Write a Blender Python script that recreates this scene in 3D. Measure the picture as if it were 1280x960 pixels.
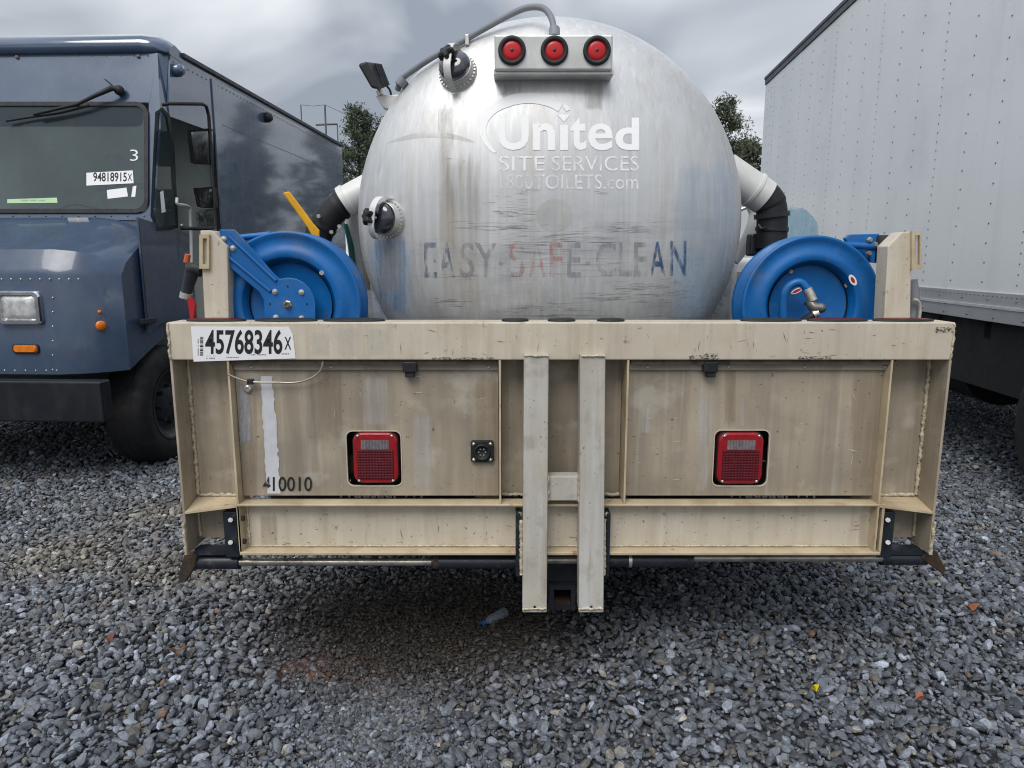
import bpy, bmesh, math, random
import numpy as np
from mathutils import Vector, Matrix, noise as mnoise

random.seed(7); RNG = np.random.default_rng(7)
for _o in list(bpy.data.objects): bpy.data.objects.remove(_o)
SC = bpy.context.scene
COL = SC.collection
R = math.radians

# ------------------------------------------------------------------ camera
F = 880.0; CAMZ = 1.4; PITCH = math.atan(155/880)
cam_d = bpy.data.cameras.new('camera'); cam = bpy.data.objects.new('camera', cam_d); COL.objects.link(cam)
cam_d.sensor_fit = 'HORIZONTAL'; cam_d.sensor_width = 36; cam_d.lens = 36*F/1280
cam_d.clip_start = 0.05; cam_d.clip_end = 2000
cam.location = (0, 0, CAMZ); cam.rotation_euler = (math.pi/2-PITCH, 0, 0)
SC.camera = cam
SC.render.engine = 'CYCLES'; SC.cycles.filter_width = 1.1; SC.render.resolution_x = 1024; SC.render.resolution_y = 768

# ------------------------------------------------------------------ sky and sun
SUN_EL, SUN_AZ = R(52), R(200)      # azimuth clockwise from +Y: behind the camera
W_ = bpy.data.worlds.new('World'); SC.world = W_; W_.use_nodes = True
nt = W_.node_tree; nt.nodes.clear()
def wn(t, **k):
    n = nt.nodes.new(t)
    for a, b in k.items(): setattr(n, a, b)
    return n
out = wn('ShaderNodeOutputWorld'); bg = wn('ShaderNodeBackground')
sky = wn('ShaderNodeTexSky', sky_type='NISHITA', sun_disc=False)
sky.sun_elevation = SUN_EL; sky.sun_rotation = SUN_AZ; sky.air_density = 1.2; sky.dust_density = 3
tc = wn('ShaderNodeTexCoord'); sep = wn('ShaderNodeSeparateXYZ')
nt.links.new(tc.outputs['Generated'], sep.inputs[0])
zc = wn('ShaderNodeMath', operation='MAXIMUM'); zc.inputs[1].default_value = 0.0
nt.links.new(sep.outputs[2], zc.inputs[0])
# cloud layer: direction projected on a plane overhead so clouds flatten towards the horizon
zp = wn('ShaderNodeMath', operation='ADD'); zp.inputs[1].default_value = 0.22; nt.links.new(zc.outputs[0], zp.inputs[0])
cx = wn('ShaderNodeMath', operation='DIVIDE'); cy = wn('ShaderNodeMath', operation='DIVIDE')
nt.links.new(sep.outputs[0], cx.inputs[0]); nt.links.new(zp.outputs[0], cx.inputs[1])
nt.links.new(sep.outputs[1], cy.inputs[0]); nt.links.new(zp.outputs[0], cy.inputs[1])
cmb = wn('ShaderNodeCombineXYZ'); nt.links.new(cx.outputs[0], cmb.inputs[0]); nt.links.new(cy.outputs[0], cmb.inputs[1])
cmb.inputs[2].default_value = 3.7
nz = wn('ShaderNodeTexNoise'); nz.inputs['Scale'].default_value = 1.15; nz.inputs['Detail'].default_value = 4; nz.inputs['Roughness'].default_value = .5
nz.inputs['Distortion'].default_value = .35
nt.links.new(cmb.outputs[0], nz.inputs['Vector'])
cr = wn('ShaderNodeValToRGB')
cr.color_ramp.elements[0].position = .39; cr.color_ramp.elements[0].color = (.31, .345, .405, 1)
cr.color_ramp.elements[1].position = .63; cr.color_ramp.elements[1].color = (.82, .85, .88, 1)
nt.links.new(nz.outputs['Fac'], cr.inputs[0])
# overcast sky: brighter towards the zenith
g1 = wn('ShaderNodeMapRange'); g1.inputs['From Min'].default_value = .3; g1.inputs['From Max'].default_value = 1
g1.inputs['To Min'].default_value = .86; g1.inputs['To Max'].default_value = 1.7
nt.links.new(zc.outputs[0], g1.inputs['Value'])
mul = wn('ShaderNodeVectorMath', operation='SCALE'); nt.links.new(cr.outputs[0], mul.inputs[0]); nt.links.new(g1.outputs[0], mul.inputs['Scale'])
sk = wn('ShaderNodeVectorMath', operation='SCALE'); sk.inputs['Scale'].default_value = .07; nt.links.new(sky.outputs[0], sk.inputs[0])
mx = wn('ShaderNodeMix', data_type='RGBA'); mx.inputs[0].default_value = .86
nt.links.new(sk.outputs[0], mx.inputs[6]); nt.links.new(mul.outputs[0], mx.inputs[7])
nt.links.new(mx.outputs[2], bg.inputs[0]); bg.inputs[1].default_value = 1.0
nt.links.new(bg.outputs[0], out.inputs[0])

sun_d = bpy.data.lights.new('sun', 'SUN'); sun_d.energy = 1.5; sun_d.angle = R(32); sun_d.color = (1, .965, .92)
sun = bpy.data.objects.new('sun', sun_d); COL.objects.link(sun)
sdir = Vector((math.sin(SUN_AZ)*math.cos(SUN_EL), math.cos(SUN_AZ)*math.cos(SUN_EL), math.sin(SUN_EL)))
sun.rotation_euler = sdir.to_track_quat('Z', 'Y').to_euler(); sun.location = (0, -5, 20)
SC.view_settings.view_transform = 'Standard'; SC.view_settings.look = 'None'
SC.view_settings.exposure = 0.40; SC.view_settings.gamma = 1.0

# ------------------------------------------------------------------ photo pixel -> place
CP, SP = math.cos(PITCH), math.sin(PITCH)
def ray(px, py):
    u = (px-640)/F; v = (480-py)/F
    return Vector((u, CP+v*SP, -SP+v*CP))
def W(px, py, Y):
    d = ray(px, py); k = Y/d.y
    return Vector((d.x*k, Y, CAMZ+d.z*k))
def G(px, py, z=0.0):
    d = ray(px, py); k = (z-CAMZ)/d.z
    return Vector((d.x*k, d.y*k, z))
def X(px, py, Y): return W(px, py, Y).x
def Z(py, Y): return W(640, py, Y).z

# ------------------------------------------------------------------ materials
MATS = {}
def mat(name, col, rough=.5, metal=0., var=.12, vscale=6., streak=None, speck=None, bump=0., bscale=40., coat=0., alpha=1., spec=.5, trans=0., ior=1.45):
    """principled + value noise; streak=(color, amount, xyscale, zscale, lo, hi); speck=(color, amount, scale, lo, hi)"""
    if name in MATS: return MATS[name]
    m = bpy.data.materials.new(name); m.use_nodes = True; t = m.node_tree; L = t.links
    b = t.nodes['Principled BSDF']
    b.inputs['Roughness'].default_value = rough; b.inputs['Metallic'].default_value = metal
    b.inputs['Coat Weight'].default_value = coat; b.inputs['Coat Roughness'].default_value = .08
    b.inputs['Alpha'].default_value = alpha; b.inputs['Specular IOR Level'].default_value = spec
    b.inputs['Transmission Weight'].default_value = trans; b.inputs['IOR'].default_value = ior
    tcn = t.nodes.new('ShaderNodeTexCoord')
    def noise(scale, detail=4, rough_=.55, vec=None):
        n = t.nodes.new('ShaderNodeTexNoise'); n.inputs['Scale'].default_value = scale
        n.inputs['Detail'].default_value = detail; n.inputs['Roughness'].default_value = rough_
        L.new(vec or tcn.outputs['Object'], n.inputs['Vector']); return n
    def rng(sock, a, b_, lo, hi):
        r = t.nodes.new('ShaderNodeMapRange'); L.new(sock, r.inputs['Value'])
        for k, v in zip(('From Min', 'From Max', 'To Min', 'To Max'), (a, b_, lo, hi)): r.inputs[k].default_value = v
        return r.outputs[0]
    n = noise(vscale)
    sc = t.nodes.new('ShaderNodeVectorMath'); sc.operation = 'SCALE'; sc.inputs[0].default_value = col[:3]
    L.new(rng(n.outputs['Fac'], .3, .7, 1-var, 1+var), sc.inputs['Scale']); cur = sc.outputs[0]
    def mixin(fac, color, cur):
        x = t.nodes.new('ShaderNodeMix'); x.data_type = 'RGBA'; L.new(fac, x.inputs[0]); L.new(cur, x.inputs[6]); x.inputs[7].default_value = (*color, 1); return x.outputs[2]
    for s in (streak if isinstance(streak, list) else [streak] if streak else []):
        mp = t.nodes.new('ShaderNodeMapping'); mp.inputs['Scale'].default_value = (s[2], s[2], s[3]); L.new(tcn.outputs['Object'], mp.inputs['Vector'])
        k = noise(1.0, 5, .6, mp.outputs[0]); cur = mixin(rng(k.outputs['Fac'], s[4], s[5], 0, s[1]), s[0], cur)
    for s in (speck if isinstance(speck, list) else [speck] if speck else []):
        k = noise(s[2], 3, .6); cur = mixin(rng(k.outputs['Fac'], s[3], s[4], 0, s[1]), s[0], cur)
    L.new(cur, b.inputs['Base Color'])
    L.new(rng(noise(vscale*2.3).outputs['Fac'], .3, .7, max(0, rough-.08), min(1, rough+.1)), b.inputs['Roughness'])
    if bump:
        bp = t.nodes.new('ShaderNodeBump'); bp.inputs['Strength'].default_value = bump; bp.inputs['Distance'].default_value = .01
        L.new(noise(bscale).outputs['Fac'], bp.inputs['Height']); L.new(bp.outputs[0], b.inputs['Normal'])
    MATS[name] = m; return m
def wear(m, scale, lo, hi, zs=1.0, amax=1.0, fade=False):
    """flaked film: noise alpha"""
    t = m.node_tree; L = t.links; b = t.nodes['Principled BSDF']
    tcn = t.nodes.new('ShaderNodeTexCoord'); mp = t.nodes.new('ShaderNodeMapping'); mp.inputs['Scale'].default_value = (scale, scale, scale*zs)
    L.new(tcn.outputs['Object'], mp.inputs['Vector'])
    n = t.nodes.new('ShaderNodeTexNoise'); n.inputs['Scale'].default_value = 1; n.inputs['Detail'].default_value = 6; n.inputs['Roughness'].default_value = .65
    L.new(mp.outputs[0], n.inputs['Vector'])
    r = t.nodes.new('ShaderNodeMapRange'); L.new(n.outputs['Fac'], r.inputs['Value'])
    for k, v in zip(('From Min', 'From Max'), (lo, hi)): r.inputs[k].default_value = v
    r.inputs['To Max'].default_value = amax
    if fade:
        at = t.nodes.new('ShaderNodeAttribute'); at.attribute_name = 'fade'
        ad = t.nodes.new('ShaderNodeMath'); ad.operation = 'MULTIPLY_ADD'; L.new(at.outputs['Fac'], ad.inputs[0]); ad.inputs[1].default_value = .45
        sb = t.nodes.new('ShaderNodeMath'); sb.operation = 'SUBTRACT'; L.new(n.outputs['Fac'], sb.inputs[0]); sb.inputs[1].default_value = .45
        L.new(sb.outputs[0], ad.inputs[2]); L.new(ad.outputs[0], r.inputs['Value'])
    L.new(r.outputs[0], b.inputs['Alpha']); return m

DIRT = (.10, .085, .065)
tan = mat('tan_paint', (.56, .50, .40), .45, var=.10, vscale=4, streak=[((.34, .27, .18), .5, 24, 2.2, .50, .74), ((.68, .65, .58), .5, 34, 2.6, .53, .75)],
          speck=[((.10, .07, .045), .85, 85, .66, .72), ((.40, .33, .23), .45, 8, .48, .7), ((.15, .1, .06), .6, 22, .66, .74)], bump=.04)
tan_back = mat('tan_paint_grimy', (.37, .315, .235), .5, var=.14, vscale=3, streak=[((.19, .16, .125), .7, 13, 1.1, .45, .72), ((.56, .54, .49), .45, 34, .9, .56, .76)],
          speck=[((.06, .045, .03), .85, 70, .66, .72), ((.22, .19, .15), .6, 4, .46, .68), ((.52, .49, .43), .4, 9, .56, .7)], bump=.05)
tan_edge = mat('tan_paint_lower', (.52, .43, .29), .45, var=.16, vscale=5, streak=((.30, .21, .11), .6, 9, 9, .47, .7), speck=[((.28, .13, .05), .8, 28, .66, .74), ((.1, .07, .05), .6, 90, .66, .74)], bump=.04)
greypost = mat('post_paint', (.43, .405, .35), .5, var=.14, vscale=6, streak=[((.56, .57, .57), .6, 16, 1.3, .45, .68), ((.27, .22, .14), .65, 30, 2.0, .55, .72)], speck=[((.08, .06, .045), .8, 90, .66, .72), ((.28, .25, .2), .5, 14, .54, .7)], bump=.05)
weld = mat('weld_metal', (.52, .46, .34), .45, .2, var=.3, vscale=90, bump=.5, bscale=160)
rust = mat('rusty_steel', (.055, .032, .02), .8, var=.4, vscale=25, speck=((.03, .025, .02), .8, 18, .45, .65), bump=.4, bscale=90)
blacksteel = mat('black_steel', (.016, .019, .026), .42, var=.3, vscale=12, speck=((.07, .06, .05), .5, 30, .55, .75), bump=.1)
navysteel = mat('navy_steel', (.015, .019, .028), .38, var=.3, vscale=12, speck=[((.09, .08, .07), .5, 22, .58, .75), ((.05, .02, .01), .6, 45, .62, .72)], bump=.1)
rodsteel = mat('rod_steel', (.42, .39, .34), .35, .7, var=.2, vscale=15, speck=((.10, .07, .05), .8, 14, .5, .75))
blue = mat('reel_blue', (.002, .115, .37), .42, var=.14, vscale=5, coat=.05, streak=((.04, .15, .33), .5, 30, 30, .54, .72), speck=[((.10, .14, .19), .45, 9, .54, .74), ((.02, .03, .05), .7, 60, .66, .72)], bump=.015, bscale=20)
bluedark = mat('reel_blue_arm', (.003, .11, .35), .42, var=.12, vscale=6, coat=.05, speck=[((.10, .14, .19), .45, 12, .54, .74), ((.02, .03, .05), .7, 70, .66, .72)])
zinc = mat('zinc_bolt', (.62, .60, .55), .35, .85, var=.2, vscale=60)
rubber = mat('black_rubber', (.012, .013, .015), .58, var=.25, vscale=14, speck=((.05, .05, .05), .3, 30, .55, .75), bump=.05)
tyre_m = mat('tyre_rubber', (.012, .012, .013), .75, var=.3, vscale=8, speck=((.05, .048, .045), .5, 12, .5, .75), bump=.1)
greyplastic = mat('grey_conduit', (.20, .215, .235), .5, var=.12, vscale=10)
redlens = mat('red_lens', (.50, .008, .014), .34, var=.15, vscale=30, coat=.12)
redrim = mat('red_housing', (.29, .007, .014), .36, var=.12, vscale=20, coat=.1)
darkredlens = mat('dark_red_lens', (.085, .003, .008), .36, var=.25, vscale=40)
clearlens = mat('clear_lens', (.20, .18, .19), .12, var=.25, vscale=60, coat=.5)
white = mat('white_plastic', (.72, .73, .74), .45, var=.06)
whitepipe = mat('white_pipe', (.66, .66, .64), .42, .15, var=.08, vscale=8, streak=((.40, .39, .37), .4, 14, 3, .52, .75))
alu = mat('aluminium_box', (.58, .575, .56), .42, .55, var=.12, vscale=9, streak=((.34, .33, .31), .4, 30, 3, .5, .75))
paper = mat('white_paper', (.80, .80, .81), .55, var=.03)
ink = mat('black_ink', (.014, .014, .016), .6, var=.1)
greyink = mat('grey_ink', (.22, .22, .23), .6, var=.1)
yellow = mat('yellow_handle', (.72, .36, .006), .4, var=.1, vscale=20, speck=((.2, .12, .03), .5, 40, .6, .75))
vanblue = mat('van_paint', (.047, .082, .145), .22, var=.07, vscale=3, coat=1.0, streak=((.085, .112, .155), .3, 12, 1.2, .52, .78), bump=.004, bscale=.9)
vanblue_lo = mat('van_paint_dusty', (.044, .074, .128), .28, var=.1, vscale=4, coat=.3, streak=((.08, .09, .11), .4, 14, 1.5, .5, .78), speck=((.09, .09, .1), .4, 6, .52, .75), bump=.02, bscale=3)
vantrim = mat('van_trim', (.02, .023, .03), .45, var=.2)
interior = mat('van_interior', (.30, .34, .33), .7, var=.2)
amber = mat('amber_lens', (.75, .19, .008), .2, var=.15, vscale=40, coat=.4)
chrome = mat('chrome', (.72, .73, .75), .12, 1.0, var=.08)
glasslamp = mat('headlamp_glass', (.60, .61, .60), .18, .35, var=.35, vscale=22, coat=.7)
mirror_m = mat('mirror_glass', (.50, .52, .55), .05, 1.0, var=.03)
boxwhite = mat('box_white', (.76, .79, .80), .33, var=.03, vscale=1.5, coat=.15, streak=[((.58, .60, .61), .35, 9, .5, .54, .78)], bump=.05, bscale=1.4, speck=[((.52, .54, .55), .3, 1.3, .52, .75), ((.30, .30, .30), .5, 24, .70, .76)])
rail_m = mat('box_rail', (.44, .46, .48), .4, .45, var=.1, vscale=3, streak=((.25, .25, .26), .35, 4, 12, .52, .75))
darkrail = mat('box_top_rail', (.06, .066, .08), .45, .2, var=.15)
under = mat('underbody_black', (.009, .009, .010), .7, var=.3)
mudbrown = mat('leaf_brown', (.16, .08, .045), .6, var=.3, vscale=60)

for _m in (vanblue, vanblue_lo): _m.node_tree.nodes['Principled BSDF'].inputs['Coat IOR'].default_value = 1.7; _m.node_tree.nodes['Principled BSDF'].inputs['Coat Roughness'].default_value = .05
shell_m = mat('mirror_shell', (.006, .006, .007), .6, var=.2, spec=.2)
# aluminium tank: brushed, streaked, scuffed
def tank_material():
    m = bpy.data.materials.new('tank_aluminium'); m.use_nodes = True; t = m.node_tree; L = t.links
    b = t.nodes['Principled BSDF']; tcn = t.nodes.new('ShaderNodeTexCoord'); O = tcn.outputs['Object']
    sp = t.nodes.new('ShaderNodeSeparateXYZ'); L.new(O, sp.inputs[0])
    def noise(sx, sz, det=5, ro=.6, off=0):
        mp = t.nodes.new('ShaderNodeMapping'); mp.inputs['Scale'].default_value = (sx, sx, sz); mp.inputs['Location'].default_value = (off, off, off); L.new(O, mp.inputs['Vector'])
        n = t.nodes.new('ShaderNodeTexNoise'); n.inputs['Scale'].default_value = 1; n.inputs['Detail'].default_value = det; n.inputs['Roughness'].default_value = ro
        L.new(mp.outputs[0], n.inputs['Vector']); return n.outputs['Fac']
    def rng(s, a, b_, lo=0., hi=1.):
        r = t.nodes.new('ShaderNodeMapRange'); L.new(s, r.inputs['Value'])
        for k, v in zip(('From Min', 'From Max', 'To Min', 'To Max'), (a, b_, lo, hi)): r.inputs[k].default_value = v
        return r.outputs[0]
    def mul(a, b_):
        n = t.nodes.new('ShaderNodeMath'); n.operation = 'MULTIPLY'; L.new(a, n.inputs[0])
        if hasattr(b_, 'is_output'): L.new(b_, n.inputs[1])
        else: n.inputs[1].default_value = b_
        return n.outputs[0]
    def mix(f, c, cur):
        x = t.nodes.new('ShaderNodeMix'); x.data_type = 'RGBA'; L.new(f, x.inputs[0])
        if isinstance(cur, tuple): x.inputs[6].default_value = (*cur, 1)
        else: L.new(cur, x.inputs[6])
        x.inputs[7].default_value = (*c, 1); return x.outputs[2]
    cur = mix(rng(noise(2.2, 1.6), .3, .7), (.67, .67, .66), (.55, .56, .57))
    low0 = rng(sp.outputs[2], 1.78, 1.45)
    cur = mix(rng(noise(55, 1.6), .50, .72, 0, .65), (.76, .76, .75), cur)          # pale water runs
    cur = mix(rng(noise(60, 1.2, off=4), .52, .72, 0, .42), (.46, .45, .44), cur)      # grey runs
    cur = mix(mul(rng(noise(3.2, 9, 5, .65, 31), .50, .70), mul(low0, .55)), (.34, .345, .36), cur)   # broad grey smudges
    cur = mix(rng(noise(14, .8, off=9), .55, .75, 0, .55), (.50, .46, .40), cur)       # brownish runs
    low = rng(sp.outputs[2], 1.62, 1.25)                                               # more scuffs low down where gear rubs
    sc = mul(rng(noise(9, 170, 6, .7, 2), .57, .68), mul(rng(noise(3, 4, 3, .5, 12), .45, .62), low))
    cur = mix(mul(sc, .75), (.13, .13, .135), cur)
    sc2 = mul(rng(noise(120, 10, 4, .7, 6), .60, .68), mul(rng(noise(4, 5, 3, .5, 22), .42, .62), low))
    cur = mix(mul(sc2, .6), (.14, .14, .14), cur)
    L.new(cur, b.inputs['Base Color'])
    b.inputs['Metallic'].default_value = .66
    L.new(rng(noise(60, 2, off=3), .3, .7, .42, .56), b.inputs['Roughness'])
    b.inputs['Anisotropic'].default_value = 0
    bp = t.nodes.new('ShaderNodeBump'); bp.inputs['Strength'].default_value = .12; bp.inputs['Distance'].default_value = .004
    L.new(noise(160, 3), bp.inputs['Height']); L.new(bp.outputs[0], b.inputs['Normal'])
    return m
tank_m = tank_material()

# ------------------------------------------------------------------ mesh builder
class MB:
    def __init__(s): s.v = []; s.f = []; s.sm = []
    def add(s, vs, fs, smooth=False):
        k = len(s.v); s.v += [tuple(p) for p in vs]
        for f in fs: s.f.append(tuple(i+k for i in f)); s.sm.append(smooth)
        return s
    def box(s, x0, x1, y0, y1, z0, z1):
        v = [(x, y, z) for x in (x0, x1) for y in (y0, y1) for z in (z0, z1)]
        return s.add(v, [(0, 1, 3, 2), (4, 6, 7, 5), (0, 4, 5, 1), (2, 3, 7, 6), (0, 2, 6, 4), (1, 5, 7, 3)])
    def hexa(s, a, b):
        """two quads (4 points each) joined"""
        return s.add(list(a)+list(b), [(3, 2, 1, 0), (4, 5, 6, 7)]+[(i, (i+1) % 4, 4+(i+1) % 4, 4+i) for i in range(4)])
    def loft(s, loops, cap=True, smooth=False):
        n = len(loops[0]); vs = [p for l in loops for p in l]; fs = []
        for k in range(len(loops)-1):
            for i in range(n):
                j = (i+1) % n; fs.append((k*n+i, k*n+j, (k+1)*n+j, (k+1)*n+i))
        s.add(vs, fs, smooth)
        if cap:
            s.add(loops[0], [tuple(reversed(range(n)))]); s.add(loops[-1], [tuple(range(n))])
        return s
    def prism(s, pts, dv):
        """planar polygon pts (3D) pushed by vector dv"""
        a = [Vector(p) for p in pts]; b = [p+Vector(dv) for p in a]; n = len(a)
        return s.add(a+b, [tuple(range(n)), tuple(reversed(range(n, 2*n)))]+[(i, n+i, n+(i+1) % n, (i+1) % n) for i in range(n)])
    def lathe(s, c, ax, prof, n=24, smooth=True, cap=True):
        c = Vector(c); ax = Vector(ax).normalized(); e = ax.orthogonal().normalized(); f = ax.cross(e)
        loops = [[c+ax*h+(e*math.cos(a)+f*math.sin(a))*r for a in (2*math.pi*i/n for i in range(n))] for r, h in prof]
        return s.loft(loops, cap, smooth)
    def cyl(s, p0, p1, r, r1=None, n=16, smooth=True):
        p0 = Vector(p0); d = Vector(p1)-p0
        return s.lathe(p0, d, [(r, 0), (r if r1 is None else r1, d.length)], n, smooth)
    def tube(s, pts, r, n=10, cap=True):
        pts = [Vector(p) for p in pts]; rs = r if isinstance(r, (list, tuple)) else [r]*len(pts)
        loops = []; e = None
        for i, p in enumerate(pts):
            t = (pts[min(i+1, len(pts)-1)]-pts[max(i-1, 0)]).normalized()
            e = t.orthogonal().normalized() if e is None else (e-t*e.dot(t)).normalized()
            f = t.cross(e)
            loops.append([p+(e*math.cos(a)+f*math.sin(a))*rs[i] for a in (2*math.pi*k/n for k in range(n))])
        return s.loft(loops, cap, True)
    def ball(s, c, r, n=12, m=8):
        c = Vector(c); r = Vector((r, r, r)) if not hasattr(r, '__len__') else Vector(r)
        loops = [[c+Vector((r.x*math.sin(p)*math.cos(a), r.y*math.sin(p)*math.sin(a), r.z*math.cos(p))) for a in (2*math.pi*i/n for i in range(n))]
                 for p in (math.pi*(j+.02)/(m+.04) for j in range(m+1))]
        return s.loft(loops, True, True)
    def build(s, name, m, parent=None, bevel=0., seg=2, loc=None, shift=None):
        me = bpy.data.meshes.new(name)
        vs = s.v
        if shift is not None: vs = [(p[0]-shift[0], p[1]-shift[1], p[2]-shift[2]) for p in vs]
        me.from_pydata(vs, [], s.f); me.polygons.foreach_set('use_smooth', s.sm)
        bm = bmesh.new(); bm.from_mesh(me); bmesh.ops.recalc_face_normals(bm, faces=bm.faces); bm.to_mesh(me); bm.free()
        me.materials.append(m)
        o = bpy.data.objects.new(name, me); COL.objects.link(o); o.parent = parent
        if loc is not None: o.location = loc
        if bevel:
            bv = o.modifiers.new('bevel', 'BEVEL'); bv.width = bevel; bv.segments = seg; bv.limit_method = 'ANGLE'; bv.angle_limit = R(40)
        return o
def tag(o, label=None, cat=None, group=None, kind=None):
    for k, v in (('label', label), ('category', cat), ('group', group), ('kind', kind)):
        if v: o[k] = v
    return o
def thing(name, loc, label, cat, group=None, rz=0):
    o = bpy.data.objects.new(name, None); COL.objects.link(o); o.location = loc; o.rotation_euler[2] = rz; o.empty_display_size = .2
    return tag(o, label, cat, group)
def spline(pts, k=8):
    pts = [Vector(p) for p in pts]; P = [pts[0]*2-pts[1]]+pts+[pts[-1]*2-pts[-2]]; o = []
    for i in range(1, len(P)-2):
        a, b, c, d = P[i-1:i+3]
        for j in range(k):
            t = j/k; o.append(.5*((2*b)+(c-a)*t+(2*a-5*b+4*c-d)*t*t+(3*b-a-3*c+d)*t**3))
    return o+[pts[-1]]
def rrect(x0, x1, z0, z1, r, k=5):
    o = []
    for cx_, cz_, a0 in ((x1-r, z1-r, 0), (x0+r, z1-r, 90), (x0+r, z0+r, 180), (x1-r, z0+r, 270)):
        for i in range(k+1):
            a = R(a0+90*i/k); o.append((cx_+r*math.cos(a), cz_+r*math.sin(a)))
    return o
def curve2d(loops, text=None, bold=0.):
    """filled 2D outlines (with holes) or text -> verts, faces"""
    if text is None:
        cu = bpy.data.curves.new('tmp', 'CURVE'); cu.dimensions = '2D'; cu.fill_mode = 'BOTH'
        for l in loops:
            sp_ = cu.splines.new('POLY'); sp_.points.add(len(l)-1); sp_.use_cyclic_u = True
            for p, q in zip(sp_.points, l): p.co = (q[0], q[1], 0, 1)
    else:
        cu = bpy.data.curves.new('tmp', 'FONT'); cu.body = text; cu.offset = bold; cu.resolution_u = 4; cu.fill_mode = 'FRONT'
    ob = bpy.data.objects.new('tmp', cu); me = ob.to_mesh()
    vs = [(v.co.x, v.co.y) for v in me.vertices]; fs = [tuple(p.vertices) for p in me.polygons]
    ob.to_mesh_clear(); bpy.data.objects.remove(ob); bpy.data.curves.remove(cu)
    return vs, fs
def text_fit(text, x0, x1, ytop, ybot, bold=0.):
    """text stretched into a box; y grows downward (pixels)"""
    vs, fs = curve2d(None, text, bold)
    ax = min(v[0] for v in vs); bx = max(v[0] for v in vs); ay = min(v[1] for v in vs); by = max(v[1] for v in vs)
    return [(x0+(v[0]-ax)/(bx-ax)*(x1-x0), ybot+(v[1]-ay)/(by-ay)*(ytop-ybot)) for v in vs], fs
def plate(mb, loops, mapf, dv):
    """2D loops (with holes) -> solid plate; mapf((a,b))->3D, pushed by dv"""
    vs, fs = curve2d(loops); A = [mapf(v) for v in vs]; mb.add(A, fs); mb.add([a+Vector(dv) for a in A], [tuple(reversed(f)) for f in fs])
    for l in loops:
        P = [mapf(p) for p in l]; Q = [p+Vector(dv) for p in P]; n = len(P)
        mb.add(P+Q, [(i, (i+1) % n, n+(i+1) % n, n+i) for i in range(n)])
    return mb
def film(name, m, parent, vs2, fs, mapf, shift, cell=None):
    """thin flat print: 2D verts -> mapf -> surface; cut into cells so it follows a curved surface"""
    bm = bmesh.new(); bv = [bm.verts.new((a, b, 0)) for a, b in vs2]
    for f in fs:
        try: bm.faces.new([bv[i] for i in f])
        except ValueError: pass
    if cell:
        xs = [v[0] for v in vs2]; ys = [v[1] for v in vs2]
        for lo, hi, ax in ((min(xs), max(xs), 0), (min(ys), max(ys), 1)):
            c = lo+cell
            while c < hi:
                p = [0, 0, 0]; p[ax] = c; no = [0, 0, 0]; no[ax] = 1
                bmesh.ops.bisect_plane(bm, geom=bm.verts[:]+bm.edges[:]+bm.faces[:], plane_co=p, plane_no=no); c += cell
    x0, x1 = min(v.co.x for v in bm.verts), max(v.co.x for v in bm.verts); y0, y1 = min(v.co.y for v in bm.verts), max(v.co.y for v in bm.verts)
    fd = [min(1, 2.2*max(0, 1-(2*(v.co.x-x0)/(x1-x0)-1)**2))*min(1, 2.2*max(0, 1-(2*(v.co.y-y0)/(y1-y0)-1)**2)) for v in bm.verts]
    for v in bm.verts: v.co = mapf((v.co.x, v.co.y))-Vector(shift)
    me = bpy.data.meshes.new(name); bm.to_mesh(me); bm.free(); me.materials.append(m)
    fa = me.attributes.new('fade', 'FLOAT', 'POINT'); fa.data.foreach_set('value', fd)
    o = bpy.data.objects.new(name, me); COL.objects.link(o); o.parent = parent; return o

# ------------------------------------------------------------------ ground
MUD = G(520, 782); GRIT = G(470, 900); RUSTP = G(410, 832)
def hfun(x, y):
    h = .018*np.sin(x*1.7+.6)*np.cos(y*1.3)+.010*np.sin(x*4.1+y*2.3)+.006*np.sin(x*9-y*7)
    h += .035*np.exp(-(((x-.25)/.5)**2+((y-2.35)/.3)**2))          # heap of loose stone
    h -= .045*mudmask(x, y)
    return h
def wetmask(x, y): return np.clip(np.exp(-(((x-MUD.x-.06)/.56)**2+((y-MUD.y-.06)/.42)**2)**1.4), 0, 1)
def mudmask(x, y):
    a = np.exp(-(((x-MUD.x-.06)/.56)**2+((y-MUD.y-.06)/.42)**2)**1.4)
    c_ = .95*np.exp(-(((x-RUSTP.x)/.20)**2+((y-RUSTP.y)/.09)**2))
    b = .8*np.exp(-(((x-GRIT.x)/.22)**2+((y-GRIT.y+.05)/.28)**2)**1.5)
    return np.clip(a+b+c_, 0, 1)
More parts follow.
